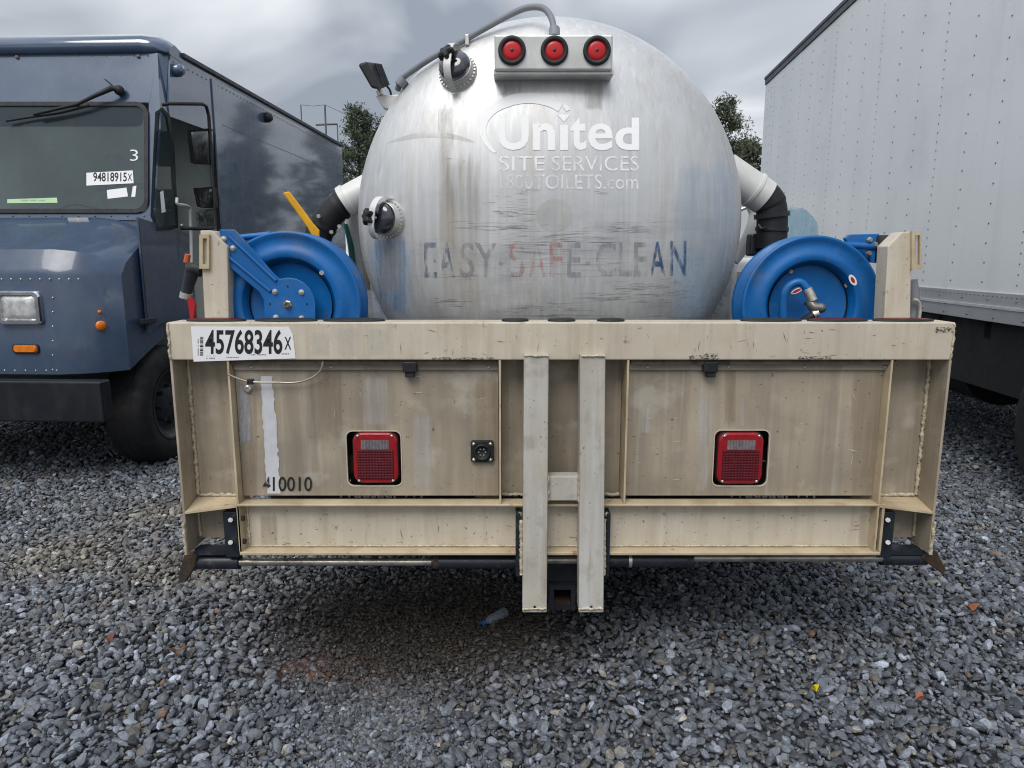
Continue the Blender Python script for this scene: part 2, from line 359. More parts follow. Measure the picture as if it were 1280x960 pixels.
def grid_ground():
    xs = np.concatenate([np.linspace(-600, -14, 12), np.linspace(-12, 12, 200), np.linspace(14, 600, 12)])
    ys = np.concatenate([np.linspace(-300, -1, 8), np.linspace(0, 14, 120), np.linspace(16, 900, 14)])
    XX, YY = np.meshgrid(xs, ys); ZZ = np.where((abs(XX) < 13) & (YY > -.5) & (YY < 15), hfun(XX, YY), 0)-.012
    nx, ny = len(xs), len(ys)
    v = np.stack([XX.ravel(), YY.ravel(), ZZ.ravel()], 1)
    f = [(j*nx+i, j*nx+i+1, (j+1)*nx+i+1, (j+1)*nx+i) for j in range(ny-1) for i in range(nx-1)]
    m = bpy.data.materials.new('gravel_bed'); m.use_nodes = True; t = m.node_tree; L = t.links; b = t.nodes['Principled BSDF']
    b.inputs['Roughness'].default_value = .8
    tcn = t.nodes.new('ShaderNodeTexCoord'); O = tcn.outputs['Object']
    vo = t.nodes.new('ShaderNodeTexVoronoi'); vo.inputs['Scale'].default_value = 42; L.new(O, vo.inputs['Vector'])
    cr_ = t.nodes.new('ShaderNodeValToRGB'); e = cr_.color_ramp.elements
    e[0].color = (.022, .022, .024, 1); e[1].color = (.12, .122, .135, 1)
    sp = t.nodes.new('ShaderNodeSeparateColor'); L.new(vo.outputs['Color'], sp.inputs[0]); L.new(sp.outputs[0], cr_.inputs[0])
    n2 = t.nodes.new('ShaderNodeTexNoise'); n2.inputs['Scale'].default_value = 2.5; n2.inputs['Detail'].default_value = 5; L.new(O, n2.inputs['Vector'])
    at = t.nodes.new('ShaderNodeAttribute'); at.attribute_name = 'mud'
    ad = t.nodes.new('ShaderNodeMath'); ad.operation = 'MULTIPLY_ADD'; L.new(n2.outputs['Fac'], ad.inputs[0]); ad.inputs[1].default_value = .8; L.new(at.outputs['Fac'], ad.inputs[2])
    mr = t.nodes.new('ShaderNodeMapRange'); L.new(ad.outputs[0], mr.inputs['Value']); mr.inputs['From Min'].default_value = .62; mr.inputs['From Max'].default_value = 1.1
    n3 = t.nodes.new('ShaderNodeTexNoise'); n3.inputs['Scale'].default_value = 60; n3.inputs['Detail'].default_value = 6; L.new(O, n3.inputs['Vector'])
    cm = t.nodes.new('ShaderNodeValToRGB'); cm.color_ramp.elements[0].position = .35; cm.color_ramp.elements[1].position = .72
    cm.color_ramp.elements[0].color = (.022, .017, .013, 1); cm.color_ramp.elements[1].color = (.11, .09, .07, 1); L.new(n3.outputs['Fac'], cm.inputs[0])
    mx_ = t.nodes.new('ShaderNodeMix'); mx_.data_type = 'RGBA'; L.new(mr.outputs[0], mx_.inputs[0]); L.new(cr_.outputs[0], mx_.inputs[6]); L.new(cm.outputs[0], mx_.inputs[7])
    rt = t.nodes.new('ShaderNodeAttribute'); rt.attribute_name = 'clay'
    mx2 = t.nodes.new('ShaderNodeMix'); mx2.data_type = 'RGBA'; L.new(rt.outputs['Fac'], mx2.inputs[0]); L.new(mx_.outputs[2], mx2.inputs[6]); mx2.inputs[7].default_value = (.20, .075, .03, 1)
    L.new(mx2.outputs[2], b.inputs['Base Color'])
    bp = t.nodes.new('ShaderNodeBump'); bp.inputs['Strength'].default_value = .9; bp.inputs['Distance'].default_value = .02
    su = t.nodes.new('ShaderNodeMath'); su.operation = 'ADD'; L.new(vo.outputs['Distance'], su.inputs[0]); L.new(n3.outputs['Fac'], su.inputs[1]); bp.invert = True
    L.new(su.outputs[0], bp.inputs['Height']); L.new(bp.outputs[0], b.inputs['Normal'])
    me = bpy.data.meshes.new('ground'); me.from_pydata(v.tolist(), [], f); me.materials.append(m)
    me.polygons.foreach_set('use_smooth', [True]*len(f))
    a = me.attributes.new('mud', 'FLOAT', 'POINT'); a.data.foreach_set('value', wetmask(v[:, 0], v[:, 1]).astype(np.float32))
    cl = np.zeros(len(v))
    for px, py, rx, ry in ((410, 832, .20, .08), (500, 935, .12, .06), (380, 850, .1, .05)):
        c = G(px, py); cl += .75*np.exp(-(((v[:, 0]-c.x)/rx)**2+((v[:, 1]-c.y)/ry)**2))
    a = me.attributes.new('clay', 'FLOAT', 'POINT'); a.data.foreach_set('value', np.clip(cl, 0, 1).astype(np.float32))
    o = bpy.data.objects.new('ground', me); COL.objects.link(o); o['kind'] = 'structure'
    return o
grid_ground()

def stone_material():
    m = bpy.data.materials.new('gravel_stone'); m.use_nodes = True; t = m.node_tree; L = t.links; b = t.nodes['Principled BSDF']
    at = t.nodes.new('ShaderNodeAttribute'); at.attribute_type = 'INSTANCER'; at.attribute_name = 'tint'
    tcn = t.nodes.new('ShaderNodeTexCoord'); n = t.nodes.new('ShaderNodeTexNoise'); n.inputs['Scale'].default_value = 2.2; n.inputs['Detail'].default_value = 8; n.inputs['Roughness'].default_value = .7
    L.new(tcn.outputs['Object'], n.inputs['Vector'])
    mr = t.nodes.new('ShaderNodeMapRange'); L.new(n.outputs['Fac'], mr.inputs['Value'])
    for k, v in zip(('From Min', 'From Max', 'To Min', 'To Max'), (.3, .7, .5, 1.5)): mr.inputs[k].default_value = v
    sc = t.nodes.new('ShaderNodeVectorMath'); sc.operation = 'SCALE'; L.new(at.outputs['Vector'], sc.inputs[0]); L.new(mr.outputs[0], sc.inputs['Scale'])
    L.new(sc.outputs[0], b.inputs['Base Color']); b.inputs['Roughness'].default_value = .62; b.inputs['Specular IOR Level'].default_value = .45
    return m
def gravel():
    P = []; S = []
    def layer(y0, y1, sp, smin, smax, dz, keep=1.0):
        ys = np.arange(y0, y1, sp); pts = []
        for y in ys:
            hw = .727*y+.75; xs = np.arange(-hw, hw, sp); pts.append(np.stack([xs, np.full_like(xs, y)], 1))
        p = np.concatenate(pts); p += RNG.uniform(-.55*sp, .55*sp, p.shape)
        mm = mudmask(p[:, 0], p[:, 1]); k = RNG.random(len(p)) < keep*(1-.86*mm); p = p[k]; mm = mm[k]
        s = smin+(smax-smin)*RNG.random(len(p))**2.2; s *= 1-.45*mm
        z = hfun(p[:, 0], p[:, 1])+dz*RNG.random(len(p))-.002
        P.append(np.column_stack([p, z])); S.append(s)
    layer(1.55, 4.6, .0218, .0078, .0205, .017)
    layer(1.55, 4.2, .017, .0045, .009, .004, .40)
    layer(4.6, 11.5, .034, .012, .024, .012)
    # fine grit on the bare mud
    for c, rx, ry, n in ((MUD, .6, .4, 2600), (GRIT, .40, .42, 11000)):
        p = RNG.normal(size=(n, 2))*np.array([rx*.5, ry*.5])+np.array([c.x, c.y]); p = p[p[:, 1] > 1.55]
        P.append(np.column_stack([p, hfun(p[:, 0], p[:, 1])-.004])); S.append(.003+.007*RNG.random(len(p))**3)
    P = np.concatenate(P); S = np.concatenate(S); n = len(P)
    sc = S[:, None]*RNG.uniform([.8, .65, .42], [1.35, 1.05, .8], (n, 3)); rot = RNG.uniform(-1, 1, (n, 3))*np.array([.8, .8, 3.14])
    val = np.clip(RNG.lognormal(-2.03, .42, n), .03, .5); hi = RNG.random(n) < .03; val[hi] *= 1.7
    low = .5+.5*np.sin(P[:, 0]*1.1+1)*np.sin(P[:, 1]*.9+2)
    tint = np.ones((n, 3))*np.array([.90, 1.0, 1.17]); wm = RNG.random(n); tint[wm < .10] = [1.06, 1.0, .90]; tint[wm > .9985] = [1.4, .9, .65]
    # left strip by the van is dustier and browner
    brown = .85*np.exp(-(((P[:, 0]+1.75)/.95)**2+((P[:, 1]-3.35)/.75)**2))*(.55+.45*np.sin(P[:, 0]*5+P[:, 1]*3)*np.sin(P[:, 1]*6-P[:, 0]*2)); brown = np.clip(brown, 0, 1); tint = tint*(1-brown[:, None])+np.array([1.22, 1.04, .74])*brown[:, None]
    wet = wetmask(P[:, 0], P[:, 1]); val = val*(1-.78*np.clip(wet*1.4, 0, 1))*(.9+.2*low)
    # darker stones in a patch right of the hitch
    dm = np.exp(-(((P[:, 0]-.42)/.38)**2+((P[:, 1]-2.95)/.42)**2)); val *= 1-.55*dm
    tint = tint*(1-.8*wet[:, None])+np.array([1.30, 1.02, .78])*.8*wet[:, None]
    tint = tint*val[:, None]
    me = bpy.data.meshes.new('gravel'); me.vertices.add(n); me.vertices.foreach_set('co', P.astype(np.float32).ravel())
    for nm, arr in (('sc', sc), ('rot', rot), ('tint', tint)):
        a = me.attributes.new(nm, 'FLOAT_VECTOR', 'POINT'); a.data.foreach_set('vector', arr.astype(np.float32).ravel())
    o = bpy.data.objects.new('gravel', me); COL.objects.link(o)
    g = bpy.data.node_groups.new('gravel_nodes', 'GeometryNodeTree')
    g.interface.new_socket('Geometry', in_out='INPUT', socket_type='NodeSocketGeometry'); g.interface.new_socket('Geometry', in_out='OUTPUT', socket_type='NodeSocketGeometry')
    N = g.nodes.new; L = g.links.new
    gi, go = N('NodeGroupInput'), N('NodeGroupOutput'); jn = N('GeometryNodeGeometryToInstance')
    for k in range(8):
        ico = N('GeometryNodeMeshIcoSphere'); ico.inputs['Radius'].default_value = 1; ico.inputs['Subdivisions'].default_value = 2
        ps = N('GeometryNodeInputPosition'); ns = N('ShaderNodeTexNoise'); ns.noise_dimensions = '4D'; ns.inputs['W'].default_value = k*3.7+.5; ns.inputs['Scale'].default_value = .75; ns.inputs['Detail'].default_value = 1.5
        L(ps.outputs[0], ns.inputs['Vector'])
        sb = N('ShaderNodeVectorMath'); sb.operation = 'SUBTRACT'; sb.inputs[1].default_value = (.5, .5, .5); L(ns.outputs['Color'], sb.inputs[0])
        sl = N('ShaderNodeVectorMath'); sl.operation = 'SCALE'; sl.inputs['Scale'].default_value = 1.7; L(sb.outputs[0], sl.inputs[0])
        st = N('GeometryNodeSetPosition'); L(ico.outputs[0], st.inputs[0]); L(sl.outputs[0], st.inputs['Offset'])
        fl = N('GeometryNodeSetShadeSmooth'); fl.inputs['Shade Smooth'].default_value = False; L(st.outputs[0], fl.inputs[0])
        L(fl.outputs[0], jn.inputs[0])
    ip = N('GeometryNodeInstanceOnPoints'); L(gi.outputs[0], ip.inputs['Points'])
    sm = N('GeometryNodeSetMaterial'); sm.inputs['Material'].default_value = stone_material(); L(jn.outputs[0], sm.inputs[0]); L(sm.outputs[0], ip.inputs['Instance']); ip.inputs['Pick Instance'].default_value = True
    rv = N('FunctionNodeRandomValue'); rv.data_type = 'INT'; rv.inputs[4].default_value = 0; rv.inputs[5].default_value = 7; L(rv.outputs[2], ip.inputs['Instance Index'])
    a1 = N('GeometryNodeInputNamedAttribute'); a1.data_type = 'FLOAT_VECTOR'; a1.inputs[0].default_value = 'sc'; L(a1.outputs[0], ip.inputs['Scale'])
    a2 = N('GeometryNodeInputNamedAttribute'); a2.data_type = 'FLOAT_VECTOR'; a2.inputs[0].default_value = 'rot'
    er = N('FunctionNodeEulerToRotation'); L(a2.outputs[0], er.inputs[0]); L(er.outputs[0], ip.inputs['Rotation'])
    L(ip.outputs[0], go.inputs[0])
    md = o.modifiers.new('stones', 'NODES'); md.node_group = g
    tag(o, 'loose blue grey crushed gravel covering the whole yard', 'gravel', kind='stuff')
gravel()

# ------------------------------------------------------------------ tanker truck
Y0 = 2.175                                 # rear face of the bumper beam
T0 = Vector((.152, Y0, 0))
TK = thing('tanker_truck', T0, 'tan tanker truck with a round scuffed aluminium tank and two blue hose reels', 'truck')
def B(mb, name, m, parent=TK, bevel=0., seg=2): return mb.build(name, m, parent, bevel, seg, shift=T0)
def rect(px0, px1, y0, y1, Y, dY):         # pixel rectangle at plane Y -> box of depth dY
    pm = (y0+y1)/2
    return MB().box(X(px0, pm, Y), X(px1, pm, Y), Y, Y+dY, Z(y1, Y), Z(y0, Y))
def T(c): return Vector(c)

# tank -------------------------------------------------------------
TC = Vector((.138, 2.65, 1.536)); TR = .70; TD = .24
def head_y(r): return TC.y-TD*max(0., 1-(min(r, TR)/TR)**2.4)**.52
def on_head(px, py, off=.0016):
    d = ray(px, py); y = 2.45
    for _ in range(25):
        k = y/d.y; p = Vector((d.x*k, y, CAMZ+d.z*k)); r = math.hypot(p.x-TC.x, p.z-TC.z); y = .5*y+.5*head_y(r)
    k = (y-off)/d.y
    return Vector((d.x*k, y-off, CAMZ+d.z*k))
rs = [TR*math.sin(math.pi/2*i/28) for i in range(1, 29)]
hd = MB().lathe(TC, (0, -1, 0), [(r, TC.y-head_y(r)) for r in rs[::-1]], 96, True, True)
tank = B(hd, 'tank_head', tank_m)
sh = MB().lathe(TC, (0, 1, 0), [(TR, 0), (TR, 2.9), (TR*.9, 3.05), (TR*.5, 3.12)], 96)
shell = B(sh, 'tank_shell', tank_m)
B(MB().lathe(TC, (0, 1, 0), [(TR+.001, .012), (TR+.006, .016), (TR+.006, .028), (TR+.001, .032)], 96, True, False), 'seam_weld', alu, shell)
for dy_ in (1.0, 2.0):
    B(MB().lathe(TC+Vector((0, dy_, 0)), (0, 1, 0), [(TR+.001, 0), (TR+.012, .005), (TR+.012, .075), (TR+.001, .08)], 96, True, False), 'strap', alu, shell)

# lettering on the tank head
lw = wear(mat('white_lettering', (.97, .97, .97), .5, 0, var=.02), 110, .25, .33)
lw2 = wear(mat('faded_lettering', (.97, .97, .97), .5, 0, var=.02), 38, .34, .52, .3, .9)
lw3 = wear(mat('ghost_lettering', (.95, .95, .96), .5, 0, var=.02), 34, .38, .58, .4, .8)
grey_l = wear(mat('grey_lettering', (.30, .305, .32), .5, .1, var=.1), 40, .36, .62, .25, .68)
blue_l = wear(mat('navy_lettering', (.04, .10, .24), .5, var=.2, vscale=12), 44, .40, .62, .3, .9)
red_l = wear(mat('red_lettering', (.46, .20, .18), .5, var=.3, vscale=12), 40, .40, .66, .3, .75)
scuff_m = wear(mat('scuff_marks', (.20, .205, .22), .55, .2, var=.2), 16, .30, .70, 8, .62)
stain_m = wear(mat('stain_runs', (.44, .40, .33), .55, var=.2), 45, .28, .70, .03, .42, True)
bluefilm = wear(mat('blue_reflection_film', (.10, .22, .42), .45, var=.2), 60, .34, .66, .06, .5, True)
palefilm = wear(mat('pale_blue_reflection', (.42, .55, .70), .45, var=.1), 40, .22, .70, .05, .42, True)
arcm = wear(mat('arc_smear', (.40, .39, .37), .5), 20, .2, .9, .5, .42, True)
hm = lambda p: on_head(p[0], p[1], .0008)
hm2 = lambda p: on_head(p[0], p[1], .0016)
def lettering(txt, x0, x1, yt, yb, m, bold=0.):
    vs, fs = text_fit(txt, x0, x1, yt, yb, bold); return film('lettering', m, tank, vs, fs, hm2, T0, 9)
lettering('U', 623, 661, 143, 187.5, lw, .028)
lettering('n', 666, 694, 154, 187.5, lw, .03)
lettering('i', 699.5, 710, 146, 187.5, lw, .03) if False else film('lettering', lw, tank, [(700, 156), (710, 156), (710, 187.5), (700, 187.5)], [(0, 1, 2, 3)], hm2, T0, 9)
lettering('t', 713, 733, 146, 187.5, lw, .03)
lettering('e', 735, 766, 154, 188, lw, .018)
lettering('d', 769, 799, 147, 187.5, lw, .03)
lettering('SITE', 624, 681, 195, 213.5, lw2, -.002); lettering('SERVICES', 690, 798.5, 195, 213.5, lw2, -.002)
lettering('1800TOILETS.com', 625, 798, 218, 236.5, lw3, .004)
navy_w = wear(mat('navy_worn', (.10, .14, .23), .5, var=.3, vscale=12), 44, .42, .70, .3, .8)
lettering('E', 530, 546, 303, 347, navy_w, .012); lettering('A', 549, 568, 303, 347, navy_w, .012); lettering('SY', 575, 621, 303, 347, grey_l, .006)
lettering('S', 634, 656, 303, 346.5, red_l, .006); lettering('A', 661, 682, 303, 346, red_l, .008); lettering('F', 687, 703, 303, 346, red_l, .006); lettering('E', 709, 726, 303, 346.5, grey_l, .01)
lettering('CLE', 745, 809, 302, 346, grey_l, .008); lettering('A', 812, 832, 302, 345.5, blue_l, .01); lettering('N', 838, 858, 301, 345, blue_l, .012)
for dx_, dy__ in ((626, 329), (735, 329)):
    lp = [(dx_+3*math.cos(a), dy__+3*math.sin(a)) for a in np.linspace(0, 2*math.pi, 13)[:-1]]
    film('lettering_dot', grey_l, tank, lp, [tuple(range(12))], hm2, T0)
# swoosh and star over the word
o_, i_ = [], []
for k in range(40):
    a = R(225-(225-42)*k/39); th = 2+9.5*min(1, k/22)
    o_.append((659+60*math.cos(a), 160-44*math.sin(a))); i_.append((661+(58-th*.75)*math.cos(a), 161-(43.5-th)*math.sin(a)))
film('swoosh', lw, tank, o_+i_, [(k, k+1, 41+k, 40+k) for k in range(39)], hm2, T0, 9)
for pl in ([(703, 133), (707, 128), (713, 137), (708, 139)], [(696, 143), (713, 143), (705, 152.5)]):
    film('swoosh_star', lw, tank, pl, [tuple(range(len(pl)))], hm2, T0)
# scuffs, old decal ghost and stain runs (worn into the metal), blue reflection tints
def blob(name, m, cx_, cy_, rx, ry, f=hm, jag=.2):
    lp = [(cx_+rx*(1+random.uniform(-jag, jag))*math.cos(a), cy_+ry*(1+random.uniform(-jag, jag))*math.sin(a)) for a in np.linspace(0, 2*math.pi, 29)[:-1]]
    return film(name, m, tank, lp, [tuple(range(28))], f, T0, 4)
def scuff(cx_, cy_, rx, ry, n):
    vs, fs = [], []
    for _ in range(n):
        x = cx_+rx*random.gauss(0, .45); y = cy_+ry*random.gauss(0, .5); L_ = rx*random.uniform(.15, .75); h = random.uniform(.25, 1.1)*(1.6 if random.random() < .15 else 1); sl = random.uniform(-.06, .03)
        up = [(x-L_/2+L_*k/6, y+sl*L_*(k/6-.5)-h*math.sin(math.pi*(k+.15)/6.3)*random.uniform(.4, 1)) for k in range(7)]; dn = [(p[0], y+sl*L_*(k/6-.5)+h*.4*random.uniform(.2, 1)) for k, p in enumerate(up)]
        i = len(vs); vs += up+dn; fs += [(i+k, i+k+1, i+8+k, i+7+k) for k in range(6)]
    film('scuff_strokes', scuff_m, tank, vs, fs, hm, T0)['kind'] = 'stuff'
for q in ((640, 262, 34, 16, 46), (625, 286, 60, 8, 26), (690, 300, 70, 8, 44), (775, 285, 55, 7, 32), (755, 240, 16, 4, 8), (660, 240, 18, 5, 8), (770, 372, 65, 8, 30), (560, 378, 45, 10, 18), (840, 370, 34, 18, 26), (680, 384, 40, 6, 16), (800, 358, 55, 5, 16), (600, 345, 60, 5, 16), (690, 320, 120, 24, 30), (735, 395, 120, 8, 20), (575, 200, 20, 5, 4)):
    scuff(*q)
for x0, x1, y0, y1 in ((548, 566, 118, 330), (553, 600, 180, 400), (474, 500, 300, 370), (630, 650, 100, 132), (730, 752, 98, 140)):
    film('stain', stain_m, tank, [(x0, y0), (x1, y0), (x1+4, y1), (x0-4, y1)], [(0, 1, 2, 3)], hm, T0, 6)
for x0, x1, y0, y1, mm in ((464, 512, 285, 403, bluefilm), (455, 520, 300, 403, palefilm), (840, 925, 190, 410, palefilm), (835, 885, 300, 420, palefilm)):  # blue patches: the reels' reflection and decal remnants put into one tint
    film('worn_reflection_film', mm, tank, [(x0, y0), (x1, y0), (x1, y1), (x0+14 if x0 < 600 else x0, y1)], [(0, 1, 2, 3)], lambda p: on_head(p[0], p[1], .0005), T0, 6)
o2 = [(476+128*k/24, 181-17*math.sin(math.pi*k/24)) for k in range(25)]; i2 = [(476+128*k/24, 182-10*math.sin(math.pi*k/24)) for k in range(25)]
film('arc_smear', arcm, tank, o2+i2, [(k, k+1, 26+k, 25+k) for k in range(24)], hm, T0)
blob('ghost_decal', wear(mat('ghost_disc', (.58, .56, .52), .5, .3, var=.1), 20, .2, .7, 1, .38), 693, 269, 23, 21, hm2, .02)

# sight glasses
def sight(cx_, cy_, rpx, knob, strap_a):
    c = on_head(cx_, cy_, 0); n = Vector((0, -1, 0)); r = rpx/F*c.y
    # surface normal of the dome
    e = .01; q = c-TC; rr = math.hypot(q.x, q.z); sl = (head_y(rr+e)-head_y(rr-e))/(2*e); n = Vector((sl*q.x/rr, -1, sl*q.z/rr)).normalized()
    g = B(MB().lathe(c-n*.02, n, [(r*1.15, 0), (r*1.15, .028), (r*1.0, .034), (r*1.0, .055), (r*.93, .058), (r*.93, .05), (r*.85, .05)], 40, True, False), 'sight_glass', alu)
    for k in range(36):
        pass
    kn = MB()
    u = n.orthogonal().normalized(); w = n.cross(u)
    for k in range(30):
        a = 2*math.pi*k/30; p = c+(u*math.cos(a)+w*math.sin(a))*r*1.08
        kn.cyl(p-n*.01, p+n*.014, .004, n=6)
    B(kn, 'knurling', alu, g)
    B(MB().lathe(c, n, [(r*.92, .046), (r*.9, .050), (r*.7, .060), (r*.35, .066), (r*.02, .067)], 32, True, True), 'lens', mat('sight_lens', (.03, .032, .045), .08, .0, var=.6, vscale=25, coat=1.0), g)
    a = strap_a; d = (u*0+Vector((math.cos(a), 0, math.sin(a)))); d = (d-n*d.dot(n)).normalized(); s2 = n.cross(d)
    pts = [c+d*r*1.25+n*.0, c+d*r*1.22+n*.055, c+d*r*.7+n*.085, c+n*.09, c-d*r*.7+n*.085, c-d*r*1.22+n*.055, c-d*r*1.25]
    pts = spline(pts, 5); loops = []
    off = s2*(r*.35*(1 if strap_a < 1 else .2))
    st = MB()
    lo = []
    for p in pts: lo.append([p+off+s2*.012, p+off+s2*.012+n*.004, p+off-s2*.012+n*.004, p+off-s2*.012])
    st.loft(lo); B(st, 'clamp_strap', whitepipe, g)
    kp = W(knob[0], knob[1], c.y-.07); kx = MB(); dirn = (kp-(c+n*.05)).normalized()
    kx.cyl(c+n*.06+off, kp, .006, n=8); B(kx, 'clamp_screw', zinc, g)
    kb = MB(); e1 = dirn.orthogonal().normalized(); e2 = dirn.cross(e1)
    l0 = [(e1*math.cos(2*math.pi*i/30)+e2*math.sin(2*math.pi*i/30))*(.024+.006*math.cos(5*2*math.pi*i/30)) for i in range(30)]
    kb.loft([[kp+v*.75-dirn*.014 for v in l0], [kp+v-dirn*.008 for v in l0], [kp+v+dirn*.008 for v in l0], [kp+v*.75+dirn*.014 for v in l0]])
    B(kb, 'star_knob', rubber, g)
sight(573, 92, 20, (558, 66), math.pi/2)
sight(486, 274, 20, (460, 271), 1.4)

# light box with three red markers
LY = 2.385
lb = B(rect(618, 766, 43, 88, LY, .17), 'light_box', alu, bevel=.006)
B(rect(617, 767, 86, 94, LY+.012, .15), 'box_flange', alu, lb, bevel=.003)
for k, cx_ in enumerate((640, 693, 746)):
    c = W(cx_, 63.5, LY)
    B(MB().lathe(c, (0, -1, 0), [(.044, 0), (.044, .008), (.041, .011), (.031, .010), (.029, .004)], 32, True, False), 'lamp_grommet', rubber, lb)
    B(MB().lathe(c, (0, -1, 0), [(.0325, .001), (.030, .005), (.029, .006), (.018, .008), (.001, .0085)], 32), 'marker_lens', redlens, lb)
    B(MB().lathe(c, (0, -1, 0), [(.006, .008), (.005, .009), (.001, .0095)], 12), 'lens_boss', darkredlens, lb)
# conduit
cp = [on_head(497, 112, .02), W(503, 98, 2.60), W(520, 85, 2.58), W(545, 69, 2.56), W(580, 50, 2.56), W(612, 32, 2.55), W(640, 17, 2.54), W(660, 9.5, 2.53), W(678, 10, 2.51), W(688, 20, 2.49), W(692, 34, 2.47), W(693, 46, 2.46)]
cd = B(MB().tube(spline(cp, 6), .0105, 12), 'conduit', greyplastic)
B(MB().tube([W(499, 107, 2.60), W(505, 99, 2.60)], .019, 14), 'conduit_fitting', greyplastic, cd)
B(MB().tube([W(693, 36, 2.47), W(693, 47, 2.455)], .018, 14), 'conduit_fitting', greyplastic, cd)
for a, b in ((558, 62), (584, 46)):
    B(MB().box(*(lambda p: (p.x-.007, p.x+.007, p.y-.015, p.y+.03, p.z-.03, p.z+.004))(W(a, b, 2.56))), 'conduit_clip', zinc, cd, bevel=.003)
# work light
wl = B(MB().prism([W(469, 119, 2.72), W(499, 118, 2.72), W(490, 138, 2.72), W(478, 134, 2.72)], (0, .05, 0)), 'work_light', whitepipe, bevel=.003)
b0 = [W(447, 81, 2.66), W(455, 76, 2.66), W(470, 112, 2.66), W(463, 108, 2.66)]
b0 = [W(448, 82, 2.66), W(460, 77, 2.66), W(478, 112, 2.66), W(466, 112, 2.66)]
b1 = [W(460, 77, 2.75), W(479, 80, 2.80), W(488, 106, 2.80), W(477, 113, 2.75)]
B(MB().hexa([W(447, 81, 2.64), W(457, 76, 2.64), W(474, 112, 2.64), W(464, 110, 2.64)], [W(455, 77, 2.76), W(478, 80, 2.76), W(488, 106, 2.76), W(473, 113, 2.76)]), 'lamp_housing', rubber, wl, bevel=.008)
fm = MB()
for k in range(6):
    t_ = k/5; a = W(460+16*t_, 79+1.5*t_, 2.70); b = W(473+13*t_, 112-6*t_, 2.70)
    fm.tube([a, b], .004, 6)
B(fm, 'cooling_fins', blacksteel, wl)
B(MB().tube([W(474, 113, 2.72), W(476, 119, 2.72)], .012, 8), 'swivel', zinc, wl)
B(MB().tube(spline([W(484, 108, 2.73), W(487, 112, 2.71), W(489, 118, 2.73)]), .004, 6), 'cable', rubber, wl)

# outlet pipes and valves on both sides
def vee(name, m, pts, r, parent=TK, n=20): return B(MB().tube(spline([W(*p) for p in pts], 6), r, n), name, m, parent)
op = vee('outlet_pipe', whitepipe, [(470, 232, 2.78), (447, 244, 2.78), (431, 253, 2.78)], .058)
vee('pipe_collar', whitepipe, [(437, 249, 2.78), (431, 253, 2.78)], .063, op)
el = vee('rubber_elbow', rubber, [(434, 250, 2.78), (420, 261, 2.78), (408, 275, 2.78), (399, 292, 2.78), (394, 312, 2.78)], .052)
vee('hose_clamp', blacksteel, [(427, 256, 2.78), (423, 259, 2.78)], .056, el)
vee('hose_clamp', blacksteel, [(405, 279, 2.78), (402, 284, 2.78)], .058, el)
for a, b in ((398, 270), (414, 290), (424, 283)):
    B(MB().cyl(W(a, b, 2.72), W(a, b, 2.705), .008, n=6, smooth=False), 'clamp_bolt', zinc, el)
vh = MB(); hp = [W(353, 241, 2.70), W(361, 239, 2.70), (W(391, 279, 2.70)), W(399, 288, 2.70), W(399, 297, 2.70), W(390, 296, 2.70), W(384, 284, 2.70)]
vh.prism(hp, (0, .014, 0)); B(vh, 'valve_handle', yellow, bevel=.004)
B(MB().tube([W(440, 262, 2.9), W(447, 330, 2.95), W(452, 400, 3.0)], .03, 10), 'filler_box', whitepipe)
B(MB().tube(spline([W(433, 280, 2.9), W(438, 305, 2.9), W(441, 330, 2.9), W(446, 350, 2.9)]), .012, 8), 'green_hose', mat('green_hose', (.01, .12, .09), .4))
op = vee('outlet_pipe', whitepipe, [(905, 212, 2.80), (925, 226, 2.80), (946, 240, 2.80), (956, 247, 2.80)], .066)
vee('pipe_collar', whitepipe, [(941, 236.5, 2.80), (944, 238.5, 2.80)], .071, op)
el = vee('rubber_elbow', rubber, [(951, 243, 2.80), (958, 249, 2.80), (963.5, 258, 2.80), (965, 270, 2.80), (965, 285, 2.80), (964, 310, 2.80)], [.062]*12+[.058]*19)
vee('hose_clamp', blacksteel, [(964.7, 266, 2.80), (965, 272, 2.80)], .067, el)
vee('hose_clamp', blacksteel, [(965, 284, 2.80), (964.5, 289, 2.80)], .063, el)
B(MB().tube(spline([W(948, 281, 2.74), W(952, 286, 2.73), W(958, 284, 2.72)]), .006, 6), 'clamp_tail', blacksteel, el)
B(rect(938, 956, 292, 320, 2.82, .06), 'valve_body', blacksteel, bevel=.008)
vee('vent_hose', whitepipe, [(938, 252, 3.0), (944, 268, 3.0), (938, 290, 3.0), (928, 310, 3.0), (916, 326, 3.0)], .026)
vee('vent_rail', zinc, [(926, 262, 3.1), (940, 256, 3.1)], .008)
B(MB().prism([W(999, 300, 2.75), W(1008, 296.5, 2.75), W(1038, 296.5, 2.75), W(1036, 304, 2.75)], (0, .014, 0)), 'valve_handle', yellow, bevel=.003)
wt = B(rect(915, 962, 322, 415, 3.15, .75), 'water_tank', white, bevel=.03, seg=4)
B(rect(921, 924, 340, 410, 3.13, .02), 'tank_band', zinc, wt)

